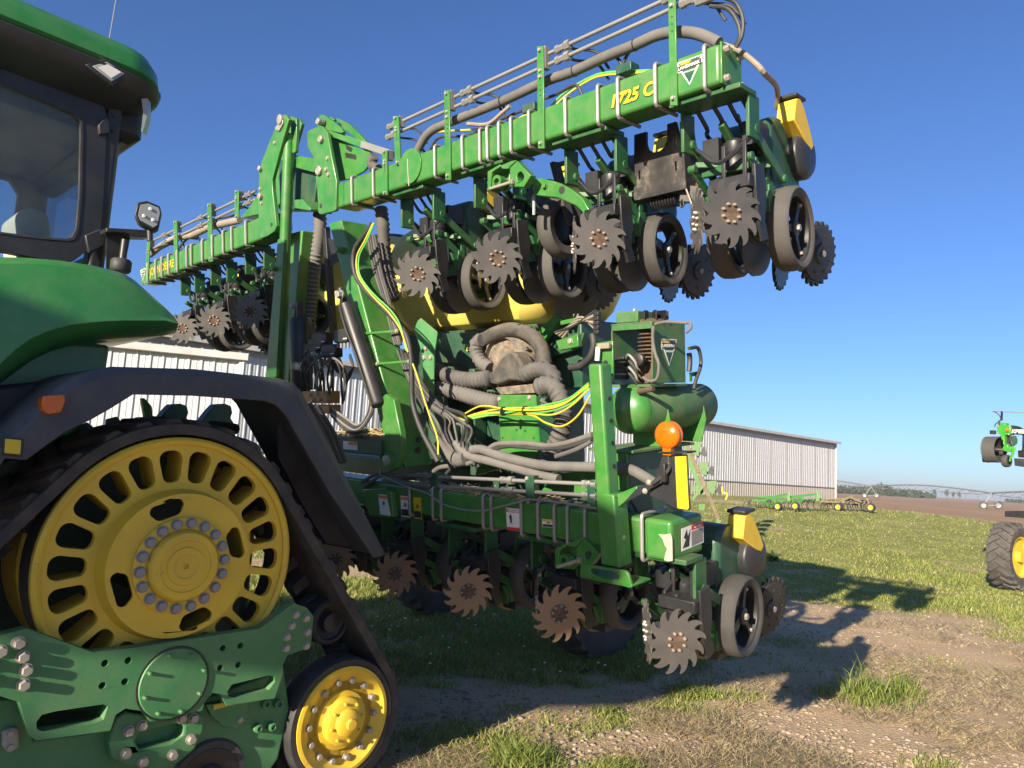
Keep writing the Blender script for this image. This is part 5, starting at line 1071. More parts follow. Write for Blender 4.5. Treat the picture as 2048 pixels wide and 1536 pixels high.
mb = MB(); mb.box(pc + Vector((0, .02, .06)), (.15, .16, .12)); part('crankcase', mb, M['rust'], pm, .02)
part('gauge_dial', MB().lathe([(.034, -.02), (.034, .008), (.028, .012), (.0, .012)], P(*C8b([(652, 395)])[0], v=hv - .03), NV, 24), M['blackM'], hs_)
rs = random.Random(5)
for i in range(4):
    q = P(*C8b([(520, 390 + 40*i)])[0], v=hv - .02); part('valve', MB().box(q, (.11, .06, .026)), M['blackM'], hs_, .004)
    part('hose', MB().tube([q + UX*.05, q + Vector((.09, -.03, .02)), q + Vector((.13, -.02, -.03)), q + Vector((.12, 0, -.10 + .01*i))], .008, 8), M['hoseD'] if i % 2 else M['galv'], hs_)
for pts in ([(750, 170), (745, 260), (760, 350), (785, 430), (770, 520), (720, 535), (680, 510)], [(760, 160), (830, 145), (950, 150), (990, 150), (995, 185), (965, 215)]): part('hose', MB().tube(Pv(C8b(pts), hv - .012), .009, 8), M['hose'], hs_)
part('hose', MB().tube([P(x, y, u=Uh1 + .02) for x, y in C8b([(985, 320), (1040, 315), (1060, 370), (1060, 440), (1030, 530), (1015, 590)])], .011, 8), M['hoseD'], hs_)
part('hose', MB().tube([P(x, y, u=Uh1 + .02) for x, y in C8b([(985, 350), (990, 400), (985, 470)])], .016, 8), M['hoseD'], hs_)
part('side_tab', MB().poly([P(x, y, u=Uh1 + .002) for x, y in C8b([(985, 480), (1035, 472), (1038, 500), (1000, 505), (1000, 535), (985, 540)])], (.006, 0, 0)), M['green'], hs_)
gc = Vector((Uh1 + .001, hv + (hv1 - hv)*.48, (Wh0 + Wh1)/2 + .01)); tri_logo(hs_, gc, .135, VX, WX, UX)
part('drain_valve', MB().cyl(P(*C8b([(650, 605)])[0], v=.2), P(*C8b([(750, 585)])[0], v=.2), .016, 10), M['rust'], ta)
gp = plate('bracket_plate', C8b([(368, 285), (480, 268), (485, 520), (462, 530), (425, 480), (405, 400), (372, 330)]), .05, .012, M['green'], pl); hole_disc(gp, P(*C8b([(433, 418)])[0], v=.0485), NV, .016); bolt(gp, P(*C8b([(467, 512)])[0], v=.05), NV, .013, M['bolt'])
part('cable_plug', MB().cyl(P(*C8b([(385, 310)])[0], v=.02), P(*C8b([(378, 400)])[0], v=.02), .014, 10), M['white'], gp); part('cable_clip', MB().box(P(*C8b([(425, 305)])[0], v=.03), (.08, .03, .03)), M['loom'], gp, .005)
ub = P(1257, 900, v=.18).x; mb = MB(); mb.b2((ub - .22, .18, .0), (ub, P(1366, 885, u=ub).y, .40)); sb_ = part('stand_box', mb, M['greenD'], pl, .012, 3)
part('stand_lid', MB().b2((ub - .25, .15, .403), (ub + .05, P(1366, 885, u=ub).y + .05, .418)), M['greenOld'], sb_, .002); part('stand_front', MB().b2((ub - .22, .165, .0), (ub - .0, .178, .40)), M['green'], sb_, .003)

# ---- centre: tanks, hopper panel, fan, hoses
for (ua, ub_, lo_) in ((-2.92, -1.04, 1.24), (-4.4, -3.0, 1.24)):
    L = []
    for z_, iu, iv in ((lo_, .22, .22), (lo_ + .03, .12, .12), (lo_ + .12, .06, .06), (lo_ + .30, .0, .0), (lo_ + .70, .0, .0), (lo_ + .84, .05, .06), (lo_ + .95, .20, .18), (lo_ + 1.0, .36, .30)):
        L.append(rrect(ua + iu, ub_ - iu, .80 + iv, 1.98 - iv, .20, z_, 6))
    n = len(L[0]); fs = []
    for k in range(len(L) - 1):
        for i in range(n): j = (i + 1) % n; fs.append((k*n+i, k*n+j, (k+1)*n+j, (k+1)*n+i))
    fs += [tuple(range(n-1, -1, -1)), tuple((len(L)-1)*n + i for i in range(n))]
    tk = part('seed_tank', MB().add([p for l in L for p in l], fs), M['tank'], pl, .012, 2, smooth=50)
    part('tank_lid', MB().lathe([(.22, 0), (.22, .05), (.19, .07), (.0, .08)], Vector(((ua + ub_)/2, 1.5, lo_ + 1.0)), WX, 32), M['black'], tk)
C7 = lambda pts: [(580 + x / 3.2, 560 + y / 3.2) for x, y in pts]
hpn = plate('hopper_panel', C7([(940, 345), (1120, 335), (1560, 335), (1880, 338), (1860, 430), (1780, 460), (1500, 545), (1150, 575), (1100, 540), (930, 520), (920, 480), (935, 350)]), .78, .05, M['greenD'], bevel=.01, seg=3)
mb = MB(); mb.b2((-2.6, .85, .75), (-.7, 1.9, 1.22)); part('hopper_frame', mb, M['greenD'], hpn, .01)
mb = MB(); mb.b2((-2.9, .75, .12), (-1.35, 1.7, .74)); part('lower_frame', mb, M['greenD'], hpn, .01)
for U in (-1.9, -1.6, -1.2, -.95): part('frame_upright', MB().b2((U, .62, .1), (U + .06, .74, .9)), M['greenD'], hpn, .006)
lettering(hpn, 'ExactEmerge', P(*C7([(1125, 455)])[0], v=.777), UX, WX, .075, M['yellow'], depth=.0006)
ap = plate('arrow_plate', C7([(795, 315), (815, 262), (835, 243), (938, 330), (940, 345), (922, 470), (918, 760), (855, 765), (848, 480), (792, 325)]), .30, .012, M['greenC'], bevel=.003); cluster(ap, Pv(C7([(872, 436), (860, 497), (902, 495)]), .30), NV, .018, M['bolt'])
plate('bracket', C7([(1580, 330), (1700, 215), (1725, 250), (1690, 300), (1600, 420), (1580, 420)]), .70, .05, M['green'], hpn); plate('bracket', C7([(1728, 262), (1830, 240), (1832, 268), (1730, 288)]), .66, .02, M['green'], hpn)
plate('grey_shield', [(1110, 585), (1140, 560), (1195, 600), (1185, 640), (1120, 650), (1105, 640)], .95, .01, M['grey'], hpn)
for i in range(6): part('hose', MB().tube([P(1110 + i*3, 665 + i*2, v=.6), P(1150 + i*2, 650 - i*3, v=.55), P(1190 + i, 632 + i*8 - 10, v=.5)], .010, 8), M['loom'] if i % 2 else M['hoseD'], hpn); 
for i in range(5): part('hose_end', MB().box(P(1194, 628 + i*9, v=.49), (.04, .03, .025)), M['black'], hpn, .003)
part('frame_bracket', MB().poly(Pv(C7([(1700, 390), (1840, 345), (1848, 425), (1720, 450)]), .55), (0, .04, 0)), M['green'], hpn, .004); bolt(hpn, P(*C7([(1795, 393)])[0], v=.55), NV, .018, M['bolt'])
part('hose', MB().tube(Pv([(1185, 668), (1188, 690), (1180, 715), (1160, 732), (1140, 735)], .6), .025, 10), M['hoseD'], hpn)
fcn = P(*C7([(1420, 520)])[0], v=.62); rF = .23
mb = MB(); mb.lathe([(rF*.9, -.10), (rF, -.08), (rF, .08), (rF*.94, .10), (rF*.72, .11), (rF*.70, .075), (rF*.5, .075), (rF*.48, .12), (rF*.3, .135), (.0, .14)], fcn, NV, 44); fanp = part('fan_housing', mb, M['fan'], pl, smooth=35)
mb = MB().tube([P(x, y, v=.52) for x, y in C7([(1205, 395), (1250, 378), (1320, 342), (1420, 318), (1530, 345), (1605, 430), (1630, 540)])], .052, 14); part('air_duct', mb, M['duct'], fanp)
part('air_snout', MB().poly(Pv(C7([(1265, 610), (1300, 570), (1350, 500), (1400, 455), (1440, 470), (1480, 530), (1505, 620), (1490, 650), (1400, 640), (1330, 670), (1275, 660)]), .40), (0, .14, 0)), M['duct'], fanp, .03, 4)
part('air_base', MB().poly(Pv(C7([(1310, 690), (1590, 660), (1600, 720), (1340, 735)]), .42), (0, .16, 0)), M['fan'], fanp, .01)
for a in range(7): an_ = R(20 + a * 27); part('flange_bolt', MB().box(fcn + Vector((rF*1.02*math.cos(an_), -.085, rF*1.02*math.sin(an_))), (.022, .02, .022)), M['fan'], fanp)
for pts, v_, r_ in (([(1225, 385), (1195, 400), (1195, 470), (1230, 530), (1280, 565)], .46, .046), ([(900, 580), (940, 585), (1000, 610), (1090, 635), (1180, 640), (1275, 630)], .42, .052), ([(880, 680), (960, 690), (1060, 715), (1200, 760), (1340, 792)], .42, .052), ([(1490, 610), (1560, 580), (1630, 575), (1680, 610), (1700, 670)], .40, .050), ([(1590, 690), (1650, 670), (1700, 700), (1740, 790), (1748, 900), (1720, 1020), (1670, 1120), (1640, 1200)], .34, .055), ([(1640, 760), (1625, 800), (1640, 850)], .45, .05)):
    part('corrugated_hose', MB().tube(Pv(C7(pts), v_), r_ * .93, 16, 8, rib=r_ * .22, pitch=.036), M['hose'], fanp, smooth=60)
for pts, v_, r_ in (([(635, 400), (640, 440), (638, 480), (628, 540), (620, 600), (618, 670)], .32, .052), ([(762, 415), (766, 450), (768, 490), (775, 540), (788, 600)], .24, .046)):
    part('corrugated_hose', MB().tube(Pv(pts, v_), r_ * .93, 16, 8, rib=r_ * .22, pitch=.038), M['hose'], pl, smooth=60)
sg = plate('fan_stand', C7([(1325, 745), (1340, 735), (1565, 735), (1575, 745), (1600, 1040), (1345, 1040)]), .36, .02, M['green'], fanp, .008, seg=3); cluster(sg, Pv(C7([(1340, 762), (1533, 752)]), .36), NV, .014, M['bolt'])
for x, y in C7([(1395, 920), (1440, 900), (1505, 965), (1560, 1010), (1360, 1010), (1450, 960)]): hole_disc(sg, P(x, y, v=.3585), NV, .007)
ru_ = P(*C7([(1597, 1040)])[0], v=.36).x; part('stand_side', MB().poly([P(*C7([(1575, 745)])[0], v=.36), P(*C7([(1600, 1040)])[0], v=.36), P(*C7([(1600, 1040)])[0], v=.36) + VX*.25, P(*C7([(1575, 745)])[0], v=.36) + VX*.25], (-.01, 0, 0)), M['green'], sg)
plate('stand_foot', C7([(1290, 1110), (1345, 1040), (1600, 1040), (1560, 1160), (1400, 1190), (1180, 1250), (1200, 1200)]), .30, .06, M['green'], sg, .006)
plate('deck_plate', C7([(1560, 1400), (1700, 1240), (1960, 1210), (1960, 1400)]), .30, .10, M['green'], sg, .006)
# tall dark bar and control boxes between the arms
part('upright_bar', MB().beam(P(652, 455, v=.25), P(668, 680, v=.25), .05, .05), M['blackM'], pl, .004)
plate('name_plate', [(656, 476), (662, 478), (672, 482), (690, 478), (694, 500), (688, 520), (670, 525), (660, 535), (662, 510)], .20, .01, M['blackM'])
cb0 = None
for x, y in ((645, 678), (690, 672), (626, 700), (664, 702), (636, 690)):
    mb = MB().box(P(x, y, v=-.02), (.165, .09, .10)); cb0 = part('control_box', mb, M['black'], pl, .008)
    mb = MB().box(P(x, y - 3, v=-.068), (.10, .006, .045)); part('box_window', mb, M['blackM'], cb0, .002); mb = MB().box(P(x, y + 5, v=-.069), (.05, .004, .008)); part('label_strip', mb, M['white'], cb0)
    mb = MB()
    for k_ in range(5): mb.cyl(P(x - 14 + 7*k_, y + 13, v=-.04), P(x - 14 + 7*k_, y + 24, v=-.04), .011, 8)
    part('connector', mb, M['grey'], cb0)
mb = MB(); mb.b2(P(614, 806, v=-.05) + Vector((0, -.04, 0)), P(662, 782, v=-.05) + Vector((0, .08, 0))); vb = part('valve_block', mb, M['brass'], pl, .004)
mb = MB(); mb.b2(P(626, 826, v=-.05) + Vector((0, -.03, 0)), P(664, 810, v=-.05) + Vector((0, .08, 0))); part('valve_block', mb, M['brass'], vb, .004)
cluster(vb, Pv([(622, 790), (635, 788), (650, 786), (640, 800), (628, 800), (655, 798)], -.09), NV, .012, M['bolt'], h=.02)
rs = random.Random(11)
for i in range(9):
    x0, y0 = rs.uniform(615, 660), rs.uniform(775, 790); x1 = rs.uniform(600, 700); h_ = rs.uniform(700, 735)
    part('hose', MB().tube([P(x0, y0, v=-.06), P(x0 + rs.uniform(-6, 6), (y0 + h_)/2, v=-.10), P((x0 + x1)/2, h_, v=-.12), P(x1, h_ + rs.uniform(15, 40), v=-.08), P(x1 + rs.uniform(-8, 8), h_ + rs.uniform(60, 110), v=0)], .009, 8), M['hoseD'] if i % 3 else M['hose'], vb)
for i in range(6):
    part('hose', MB().tube([P(662, 815 + i*3, v=-.05), P(690, 835 + i*5, v=-.12), P(715, 850 + i*3, v=-.13), P(733 + i*2, 830, v=-.12), P(738 + i*2, 790, v=-.11), P(725 + i*2, 750, v=-.10), P(708 + i, 700, v=-.1)], .0085, 8), M['hoseD'] if i % 3 else M['galv'], vb)
for i in range(7):
    part('hose', MB().tube([P(660 + i*2, 700, v=.0), P(672 + i*3, 740 + i, v=-.02), P(692, 748 + i*3, v=-.04), P(706, 735, v=-.03), P(700, 715 - i, v=0)], .009, 8), M['hoseD'], vb)
# cables along the right lift arm
part('cable_sleeve', MB().tube([P(x, y, v=-.05) for x, y in C6([(700, 180), (660, 240), (610, 310), (600, 390), (620, 470), (680, 550), (760, 630), (830, 700), (880, 770), (905, 880), (910, 1000), (915, 1130), (960, 1270), (1050, 1440)])], .018, 10), M['hoseD'], la)
part('cable', MB().tube([P(x, y, v=-.075) for x, y in C6([(705, 175), (660, 270), (620, 350), (622, 440), (660, 510), (720, 580), (790, 650), (850, 740), (890, 860)])], .006, 8), M['cabY'], la)
part('cable', MB().tube([P(x, y, v=-.07) for x, y in C6([(712, 175), (672, 270), (632, 350), (632, 440), (672, 510), (732, 575), (800, 640), (850, 720), (880, 850)])], .006, 8), M['cabG'], la)
part('cable', MB().tube([P(x, y, v=-.06) for x, y in C6([(915, 920), (940, 990), (970, 1090), (1010, 1210), (1045, 1310), (1050, 1400)])], .006, 8), M['cabY'], la)
for i in range(10):
    part('hose', MB().tube([P(795 + i*2.0, 700, v=.12 + .01*i), P(818 + i*2.5, 760, v=.12), P(845 + i*4, 810, v=.10 + .01*i), P(868 + i*6.5 + rs.uniform(-8, 8), 850 - i*2 + rs.uniform(-10, 10), v=.06 + rs.random()*.1), P(876 + i*7.5 + rs.uniform(-9, 9), 880 - i*3 + rs.uniform(-8, 8), v=.10), P(900 + i*4, 900, v=.12), P(930 + i*3, 925 + i, v=.15)], .008 + .005*(i % 3 == 0), 8), M['hose'] if i % 3 else M['hoseD'], la)
for i in range(4): part('hose', MB().tube([P(735 + i*5, 470, v=.10), P(748 + i*5, 540, v=.10), P(770 + i*4, 610, v=.08), P(790 + i*4, 690, v=.06)], .010, 8), M['hoseD'] if i % 2 else M['hose'], la)
# yellow and green cables across to the post
for pts, c_ in (([(1050, 900), (1180, 822), (1260, 806), (1400, 830), (1600, 830), (1750, 795), (1910, 680)], 'cabY'), ([(1050, 905), (1250, 852), (1500, 850), (1680, 862), (1800, 805), (1915, 700)], 'cabY'), ([(1052, 908), (1260, 868), (1520, 860), (1640, 915), (1740, 936), (1840, 870), (1925, 735)], 'cabY'), ([(1060, 905), (1260, 860), (1400, 848), (1620, 803), (1780, 760), (1910, 660)], 'cabG'), ([(1070, 895), (1250, 840), (1420, 820), (1620, 815), (1780, 775), (1912, 672)], 'cabY'), ([(1060, 912), (1300, 862), (1480, 845), (1650, 842), (1800, 790), (1915, 690)], 'cabG')):
    part('cable', MB().tube([P(x, y, v=.22 - .14 * i / (len(pts) - 1)) for i, (x, y) in enumerate(C7(pts))], .0058, 8), M[c_], pl)
for x, y in C7([(1365, 840), (1505, 835)]): part('cable_tie', MB().cyl(P(x - 1, y, v=.16), P(x + 2, y, v=.16), .03, 10), M['ink'], pl)
for pts, r_, m_ in (([(1060, 1040), (1100, 1090), (1160, 1130), (1300, 1165), (1480, 1215), (1600, 1250), (1720, 1275)], .028, 'hose'), ([(1165, 1085), (1230, 1085), (1330, 1120), (1500, 1165), (1650, 1190), (1800, 1195), (1960, 1198)], .030, 'hose'), ([(1960, 1198), (2080, 1195), (2180, 1215), (2260, 1255), (2330, 1300)], .030, 'hose'), ([(1260, 1090), (1330, 1050), (1500, 1045), (1650, 1060), (1780, 1040), (1935, 990)], .016, 'hose'), ([(1250, 1100), (1400, 1065), (1600, 1080), (1750, 1075), (1900, 1030), (1935, 1010)], .012, 'hoseD'), ([(1700, 1130), (1820, 1090), (1900, 1050), (1930, 1030)], .014, 'hose'), ([(900, 1240), (960, 1200), (1040, 1190), (1120, 1180), (1180, 1160)], .016, 'hose'), ([(1000, 1240), (1060, 1180), (1120, 1150), (1170, 1150), (1180, 1185)], .012, 'hoseD'), ([(960, 1040), (1010, 1110), (1070, 1150), (1130, 1140)], .05, 'hose')):
    part('hose', MB().tube([P(x, y, v=.12) for x, y in C7(pts)], r_, 10), M[m_], pl)
# dark running gear behind the bars: transport tyres and rear frame
for U in (-2.0, -4.4):
    wcn = P.loc(Vector(P.mat() @ Vector((U, 2.7, -.6)))); wz = (P.mat() @ wcn).z; wcn.z -= (wz - .62)
    mb = MB(); mb.mat(0).lathe([(.30, -.20), (.50, -.22), (.60, -.17), (.62, 0), (.60, .17), (.50, .22), (.30, .20)], wcn, UX, 44, False)
    for i in range(26):
        a = 2*math.pi*i/26
        for sg_ in (-1, 1):
            e_ = Vector((0, math.cos(a), math.sin(a))); f_ = Vector((0, -math.sin(a), math.cos(a))); mb.box(wcn + e_*.615 + UX*(.10*sg_) + f_*(.03*sg_), (.20, .05, .035), ((UX + f_*(-.6*sg_)).normalized(), (f_ + UX*(.6*sg_)).normalized(), e_))
    mb.mat(1).lathe([(.31, -.15), (.29, .08), (.12, .05), (.0, .05)], wcn, UX, 30); part('transport_tyre', mb, [M['tyre'], M['yellow']], pl)
mb = MB(); mb.b2((-4.6, 1.0, -.08), (-.2, 1.18, .10)); part('rear_frame', mb, M['greenD'], pl, .015); mb = MB(); mb.b2((-2.95, -1.9, -.25), (-2.65, .0, -.05)); part('hitch_tongue', mb, M['green'], pl, .02)

# ================================================================== BACKGROUND
def corrugated(mb, a, b_, z0, z1, pitch=.30, dep=.035):
    a, b_ = Vector((a.x, a.y, 0)), Vector((b_.x, b_.y, 0)); d = b_ - a; L = d.length; d /= L; n = Vector((d.y, -d.x, 0))
    if n.dot(-a) < 0: n = -n
    prof = []; k = int(L / pitch)
    for i in range(k):
        s = i * pitch
        for f_, o in ((0, 0), (.36, 0), (.40, .25), (.46, .25), (.50, 0), (.70, 0), (.76, 1), (.92, 1), (.98, 0)): prof.append((s + f_ * pitch, o * dep))
    prof.append((L, 0)); m = len(prof)
    vs_ = [a + d * s + n * o + WX * z for z in (z0, z1) for s, o in prof]
    return mb.add(vs_, [(i, i + 1, m + i + 1, m + i) for i in range(m - 1)])
M['sheet'] = surf('white_metal_sheet', (.44, .455, .47), .5, metal=0.0, dust=.06, top=0, var=.04)
M['sheetB'] = surf('taupe_metal_sheet', (.36, .335, .30), .5, dust=.10, top=0, var=.05)
M['trim'] = surf('grey_metal_trim', (.24, .24, .24), .5, dust=.1)
M['gutter'] = surf('light_grey_gutter', (.44, .43, .41), .5, dust=.2)
M['roofm'] = surf('metal_roof', (.46, .47, .48), .4, metal=.3, dust=.1)
# long shed
B = Zd(1670, 887, 74.0); A = Zd(505, 699, 33.0); EZ = B.z
sh = thing('metal_shed', 'long white ribbed metal shed with taupe base band, behind the planter', 'shed', loc=(B.x, B.y, .9))
dab = Vector((B.x - A.x, B.y - A.y, 0)).normalized(); nb = Vector((-dab.y, dab.x, 0)); A2 = Vector((A.x, A.y, 0)) - dab * 14
off = Vector((-B.x, -B.y, -.9))
def shp(mb): mb.v = [(x + off.x, y + off.y, z + off.z) for x, y, z in mb.v]; return mb
mb = MB(); corrugated(mb, A2, B, .9 + 1.15, EZ, .36, .026); part('wall', shp(mb), M['sheet'], sh, smooth=0)
mb = MB(); corrugated(mb, A2, B, .0, .9 + 1.13, .36, .026); part('base_band', shp(mb), M['sheetB'], sh, smooth=0)
mb = MB().beam(Vector((A2.x, A2.y, 2.05)) - nb*.06, Vector((B.x, B.y, 2.05)) - nb*.06, .05, .06); part('band_trim', shp(mb), M['trim'], sh)
mb = MB(); B3 = Vector((B.x, B.y, 0)) + nb * 18; mb.beam(Vector((B.x, B.y, (EZ + .5)/2 + .2)) , Vector((B3.x, B3.y, (EZ + .5)/2 + .2)), .1, EZ - .4, dab); part('end_wall', shp(mb), M['sheet'], sh)
mb = MB().beam(Vector((B.x, B.y, 0)) - nb*.07 + WX*.3, Vector((B.x, B.y, EZ)) - nb*.07, .16, .16); part('corner_trim', shp(mb), M['gutter'], sh)
mb = MB().poly([Vector((A2.x, A2.y, EZ + .02)) - nb*.35, Vector((B.x, B.y, EZ + .02)) - nb*.35 + dab*.4, Vector((B3.x, B3.y, EZ + 2.6)) + dab*.4, Vector((A2.x, A2.y, EZ + 2.6)) + nb*18], (0, 0, .10)); part('roof', shp(mb), M['roofm'], sh)
mb = MB().beam(Vector((A2.x, A2.y, EZ + .06)) - nb*.42, Vector((B.x, B.y, EZ + .06)) - nb*.42 + dab*.4, .12, .22); part('gutter', shp(mb), M['gutter'], sh)
mb = MB().beam(Vector((A2.x, A2.y, EZ - .16)) - nb*.10, Vector((B.x, B.y, EZ - .16)) - nb*.10, .10, .16); part('eave_trim', shp(mb), M['trim'], sh)
for k_ in range(19): q = Vector((B.x, B.y, 0)) - dab * (2.9 * k_ + 1.6) - nb * .032; mb = MB().beam(q + WX * 2.1, q + WX * (EZ - .1), .012, .07, nb); part('lap_seam', shp(mb), M['gutter'], sh)
# lean-to shed behind the tractor fender
A = Zd(220, 690, 16.9); B = Zd(486, 717, 17.9); EZ = (A.z + B.z) / 2; d2 = Vector((B.x - A.x, B.y - A.y, 0)).normalized(); n2_ = Vector((-d2.y, d2.x, 0)); A2 = Vector((A.x, A.y, 0)) - d2 * 9
s2 = thing('metal_shed', 'low white ribbed metal building seen under the tractor fender', 'shed', loc=(B.x, B.y, 0)); off = Vector((-B.x, -B.y, 0))
mb = MB(); corrugated(mb, A2, B, -.1, EZ, .275, .028); part('wall', shp(mb), M['sheet'], s2, smooth=0)
B4 = Vector((B.x, B.y, 0)) + n2_ * 9; mb = MB(); corrugated(mb, Vector((B.x, B.y, 0)), B4, -.1, EZ, .275, .03); part('end_wall', shp(mb), M['sheet'], s2, smooth=0)
mb = MB().beam(Vector((B.x, B.y, 0)) - n2_*.05, Vector((B.x, B.y, EZ)) - n2_*.05, .12, .12); part('corner_trim', shp(mb), M['gutter'], s2)
mb = MB().beam(Vector((A2.x, A2.y, EZ + .02)) - n2_*.12, Vector((B.x, B.y, EZ + .02)) - n2_*.12 + d2*.12, .16, .17); part('gutter', shp(mb), M['gutter'], s2, .01)
mb = MB()
for i in range(60): q = A2 + d2 * (i * .28); mb.poly([q + WX*(EZ + .10) - n2_*.18, q + d2*.05 + WX*(EZ + .10) - n2_*.18, q + d2*.05 + WX*(EZ + 1.0) + n2_*9, q + WX*(EZ + 1.0) + n2_*9], (0, 0, .035)) if (q - A2).length < (B - A).length + 9 else None
part('roof_rib', shp(mb), M['trim'], s2, smooth=0)
mb = MB().poly([Vector((A2.x, A2.y, EZ + .09)) - n2_*.2, Vector((B.x, B.y, EZ + .09)) - n2_*.2 + d2*.12, Vector((B4.x, B4.y, EZ + .99)) + d2*.12, Vector((A2.x, A2.y, EZ + .99)) + n2_*9], (0, 0, .02)); part('roof', shp(mb), M['roofm'], s2)

# ---- implement raised at the right edge, with its carrying tyre
FR = (Matrix.Rotation(R(-32), 3, 'Z') @ Vector((ray(2015, 900).x, ray(2015, 900).y, 0))).normalized(); RR = Vector((FR.y, -FR.x, 0))
gq = Gp(2012, 1178, 0.0)
def cam_frame(d_, x, y): o = Zd(x, y, d_); return Frame(Vector((o.x, o.y, 0)), RR, FR, Vector((0, 0, 1)))
Q = Frame(Vector((gq.x, gq.y, 0)), RR, FR, Vector((0, 0, 1)))
im = thing('folded_implement', 'bright green and black implement raised beside a lugged tyre at the right edge', 'implement', frame=Q)
CQ = lambda pts: [(1860 + x / 9.6, 800 + y / 9.6) for x, y in pts]
def qplate(name, pts, v, t_, mat, bevel=.01, parent=None): return part(name, MB().poly([Q(x, y, v=v) for x, y in CQ(pts)], (0, t_, 0)), mat, parent or im, bevel)
ax = (RR.cross(Vector((0, 0, 1))) * 0 + Vector((.985, .18, 0))).normalized()      # wheel axles: right and a little towards the camera
tcn = Q(2022, 1104, v=0); tcn.z = .66
mb = MB(); tr_ = .66; hw = .22
mb.mat(0).lathe([(.38, -hw*.8), (.50, -hw), (.60, -hw*.95), (.625, -hw*.6), (.63, 0), (.625, hw*.6), (.60, hw*.95), (.50, hw), (.38, hw*.8)], tcn, ax, 56, False)
e1, e2, e3 = basis(ax)
for i in range(22):
    for sg_ in (-1, 1):
        a = 2*math.pi*(i + (.5 if sg_ > 0 else 0))/22
        for s_ in range(4):
            t0 = s_ / 4; a2 = a + .24 * t0; rr = .632 - (.03 if s_ == 3 else 0); rad = e1*math.cos(a2) + e2*math.sin(a2); tg = -e1*math.sin(a2) + e2*math.cos(a2)
            lon = (ax * sg_ * .75 + tg * .62).normalized(); mb.box(tcn + rad * rr + ax * (sg_ * hw * (.08 + .25 * s_)), (.085, .055, .07), (lon, lon.cross(rad).normalized(), rad))
ty = part('lugged_tyre', mb, M['tyre'], im, smooth=35)
mb = MB().lathe([(.40, hw*.5), (.40, hw*.85), (.37, hw*.8), (.34, hw*.2), (.30, .02), (.12, .03), (.10, hw*.9), (.0, hw*.9)], tcn, ax, 36); part('wheel_rim', mb, M['yellow'], ty)
qplate('chassis_bar', [(1430, 2130), (2100, 2130), (2100, 2290), (1430, 2240)], .0, .3, M['blackM'])
gb = qplate('tool_body', [(1290, 500), (1345, 490), (1350, 430), (1440, 440), (1440, 480), (1540, 490), (1545, 660), (1435, 675), (1425, 700), (1420, 850), (1500, 860), (1490, 900), (1560, 900), (1540, 1000), (1430, 985), (1370, 960), (1410, 870), (1350, 700), (1340, 650), (1280, 640)], .0, .14, M['lime'], .012)
part('marker_lamp', MB().box(Q(*CQ([(1480, 580)])[0], v=-.02), (.05, .04, .06)), M['amber'], gb, .006)
cluster(gb, [Q(x, y, v=0) for x, y in CQ([(1310, 495), (1300, 640), (1525, 505), (1510, 660)])], -VX, .016, M['bolt'])
wq = Q(*CQ([(1225, 950)])[0], v=.12); axq = Vector((.99, .11, 0)); mb = MB(); hw = .13; rq = .265
mb.mat(0).lathe([(rq*.9, -hw), (rq, -hw*.9), (rq, hw*.9), (rq*.94, hw)], wq, axq, 48, False); mb.mat(1).lathe([(rq*.93, hw), (rq*.88, hw*.8), (rq*.86, -hw*.6), (.06, -hw*.6), (.05, hw*.6), (.0, hw*.6)], wq, axq, 40, False); e1, e2, e3 = basis(axq)
for i in range(30):
    a = 2*math.pi*i/30
    for s_ in range(4): a2 = a + s_*.07; rad = e1*math.cos(a2) + e2*math.sin(a2); tg = -e1*math.sin(a2) + e2*math.cos(a2); lon = (axq.normalized() + tg*.28).normalized(); mb.mat(0).box(wq + rad*rq + axq.normalized()*(-hw*.75 + s_*hw*.5), (hw*.52, .03, .012), (lon, lon.cross(rad), rad))
part('press_roller', mb, [M['gauge'], M['blackM']], im, smooth=35)
part('axle', MB().cyl(wq, Q(*CQ([(1400, 950)])[0], v=.02), .016, 10), M['bolt'], im)
sw = Q(*CQ([(1468, 1170)])[0], v=.0); mb = MB().mat(0).lathe([(.07, -.05), (.115, -.055), (.128, -.03), (.128, .03), (.115, .055), (.07, .05)], sw, axq, 32, False); mb.mat(1).lathe([(.072, -.04), (.06, .03), (.0, .03)], sw, axq, 20); part('depth_wheel', mb, [M['gauge'], M['blackM']], im)
qplate('wheel_fork', [(1560, 890), (1640, 890), (1625, 960), (1535, 1195), (1510, 1175), (1560, 1000)], -.06, .03, M['lime'])
qplate('mud_flap', [(990, 1060), (1120, 1090), (1130, 1205), (1005, 1190)], .15, .015, M['rubber'], .004); qplate('mud_flap', [(1610, 1120), (1900, 1130), (1890, 1300), (1625, 1262)], .05, .015, M['rubber'], .004)
bq = qplate('boom_beam', [(1545, 480), (1640, 500), (1700, 540), (2300, 590), (2300, 690), (1555, 655)], .05, .16, M['blackM'])
lettering(bq, 'KPIEE', Q(*CQ([(1568, 632)])[0], v=.047), Vector((1, 0, -.055)), WX, .105, M['white'], shear=.1, bold=.003)
qplate('coulter_disc', [(1560, 700), (1600, 680), (1650, 690), (1680, 760), (1670, 840), (1620, 880), (1570, 850)], .10, .01, M['greenD'], .002); qplate('row_frame', [(1770, 660), (2000, 670), (2000, 1120), (1690, 1100), (1680, 970), (1760, 960)], .10, .10, M['blackM'])
qplate('link_block', [(1440, 690), (1540, 680), (1580, 830), (1590, 880), (1520, 880), (1450, 760)], .08, .06, M['blackM'])
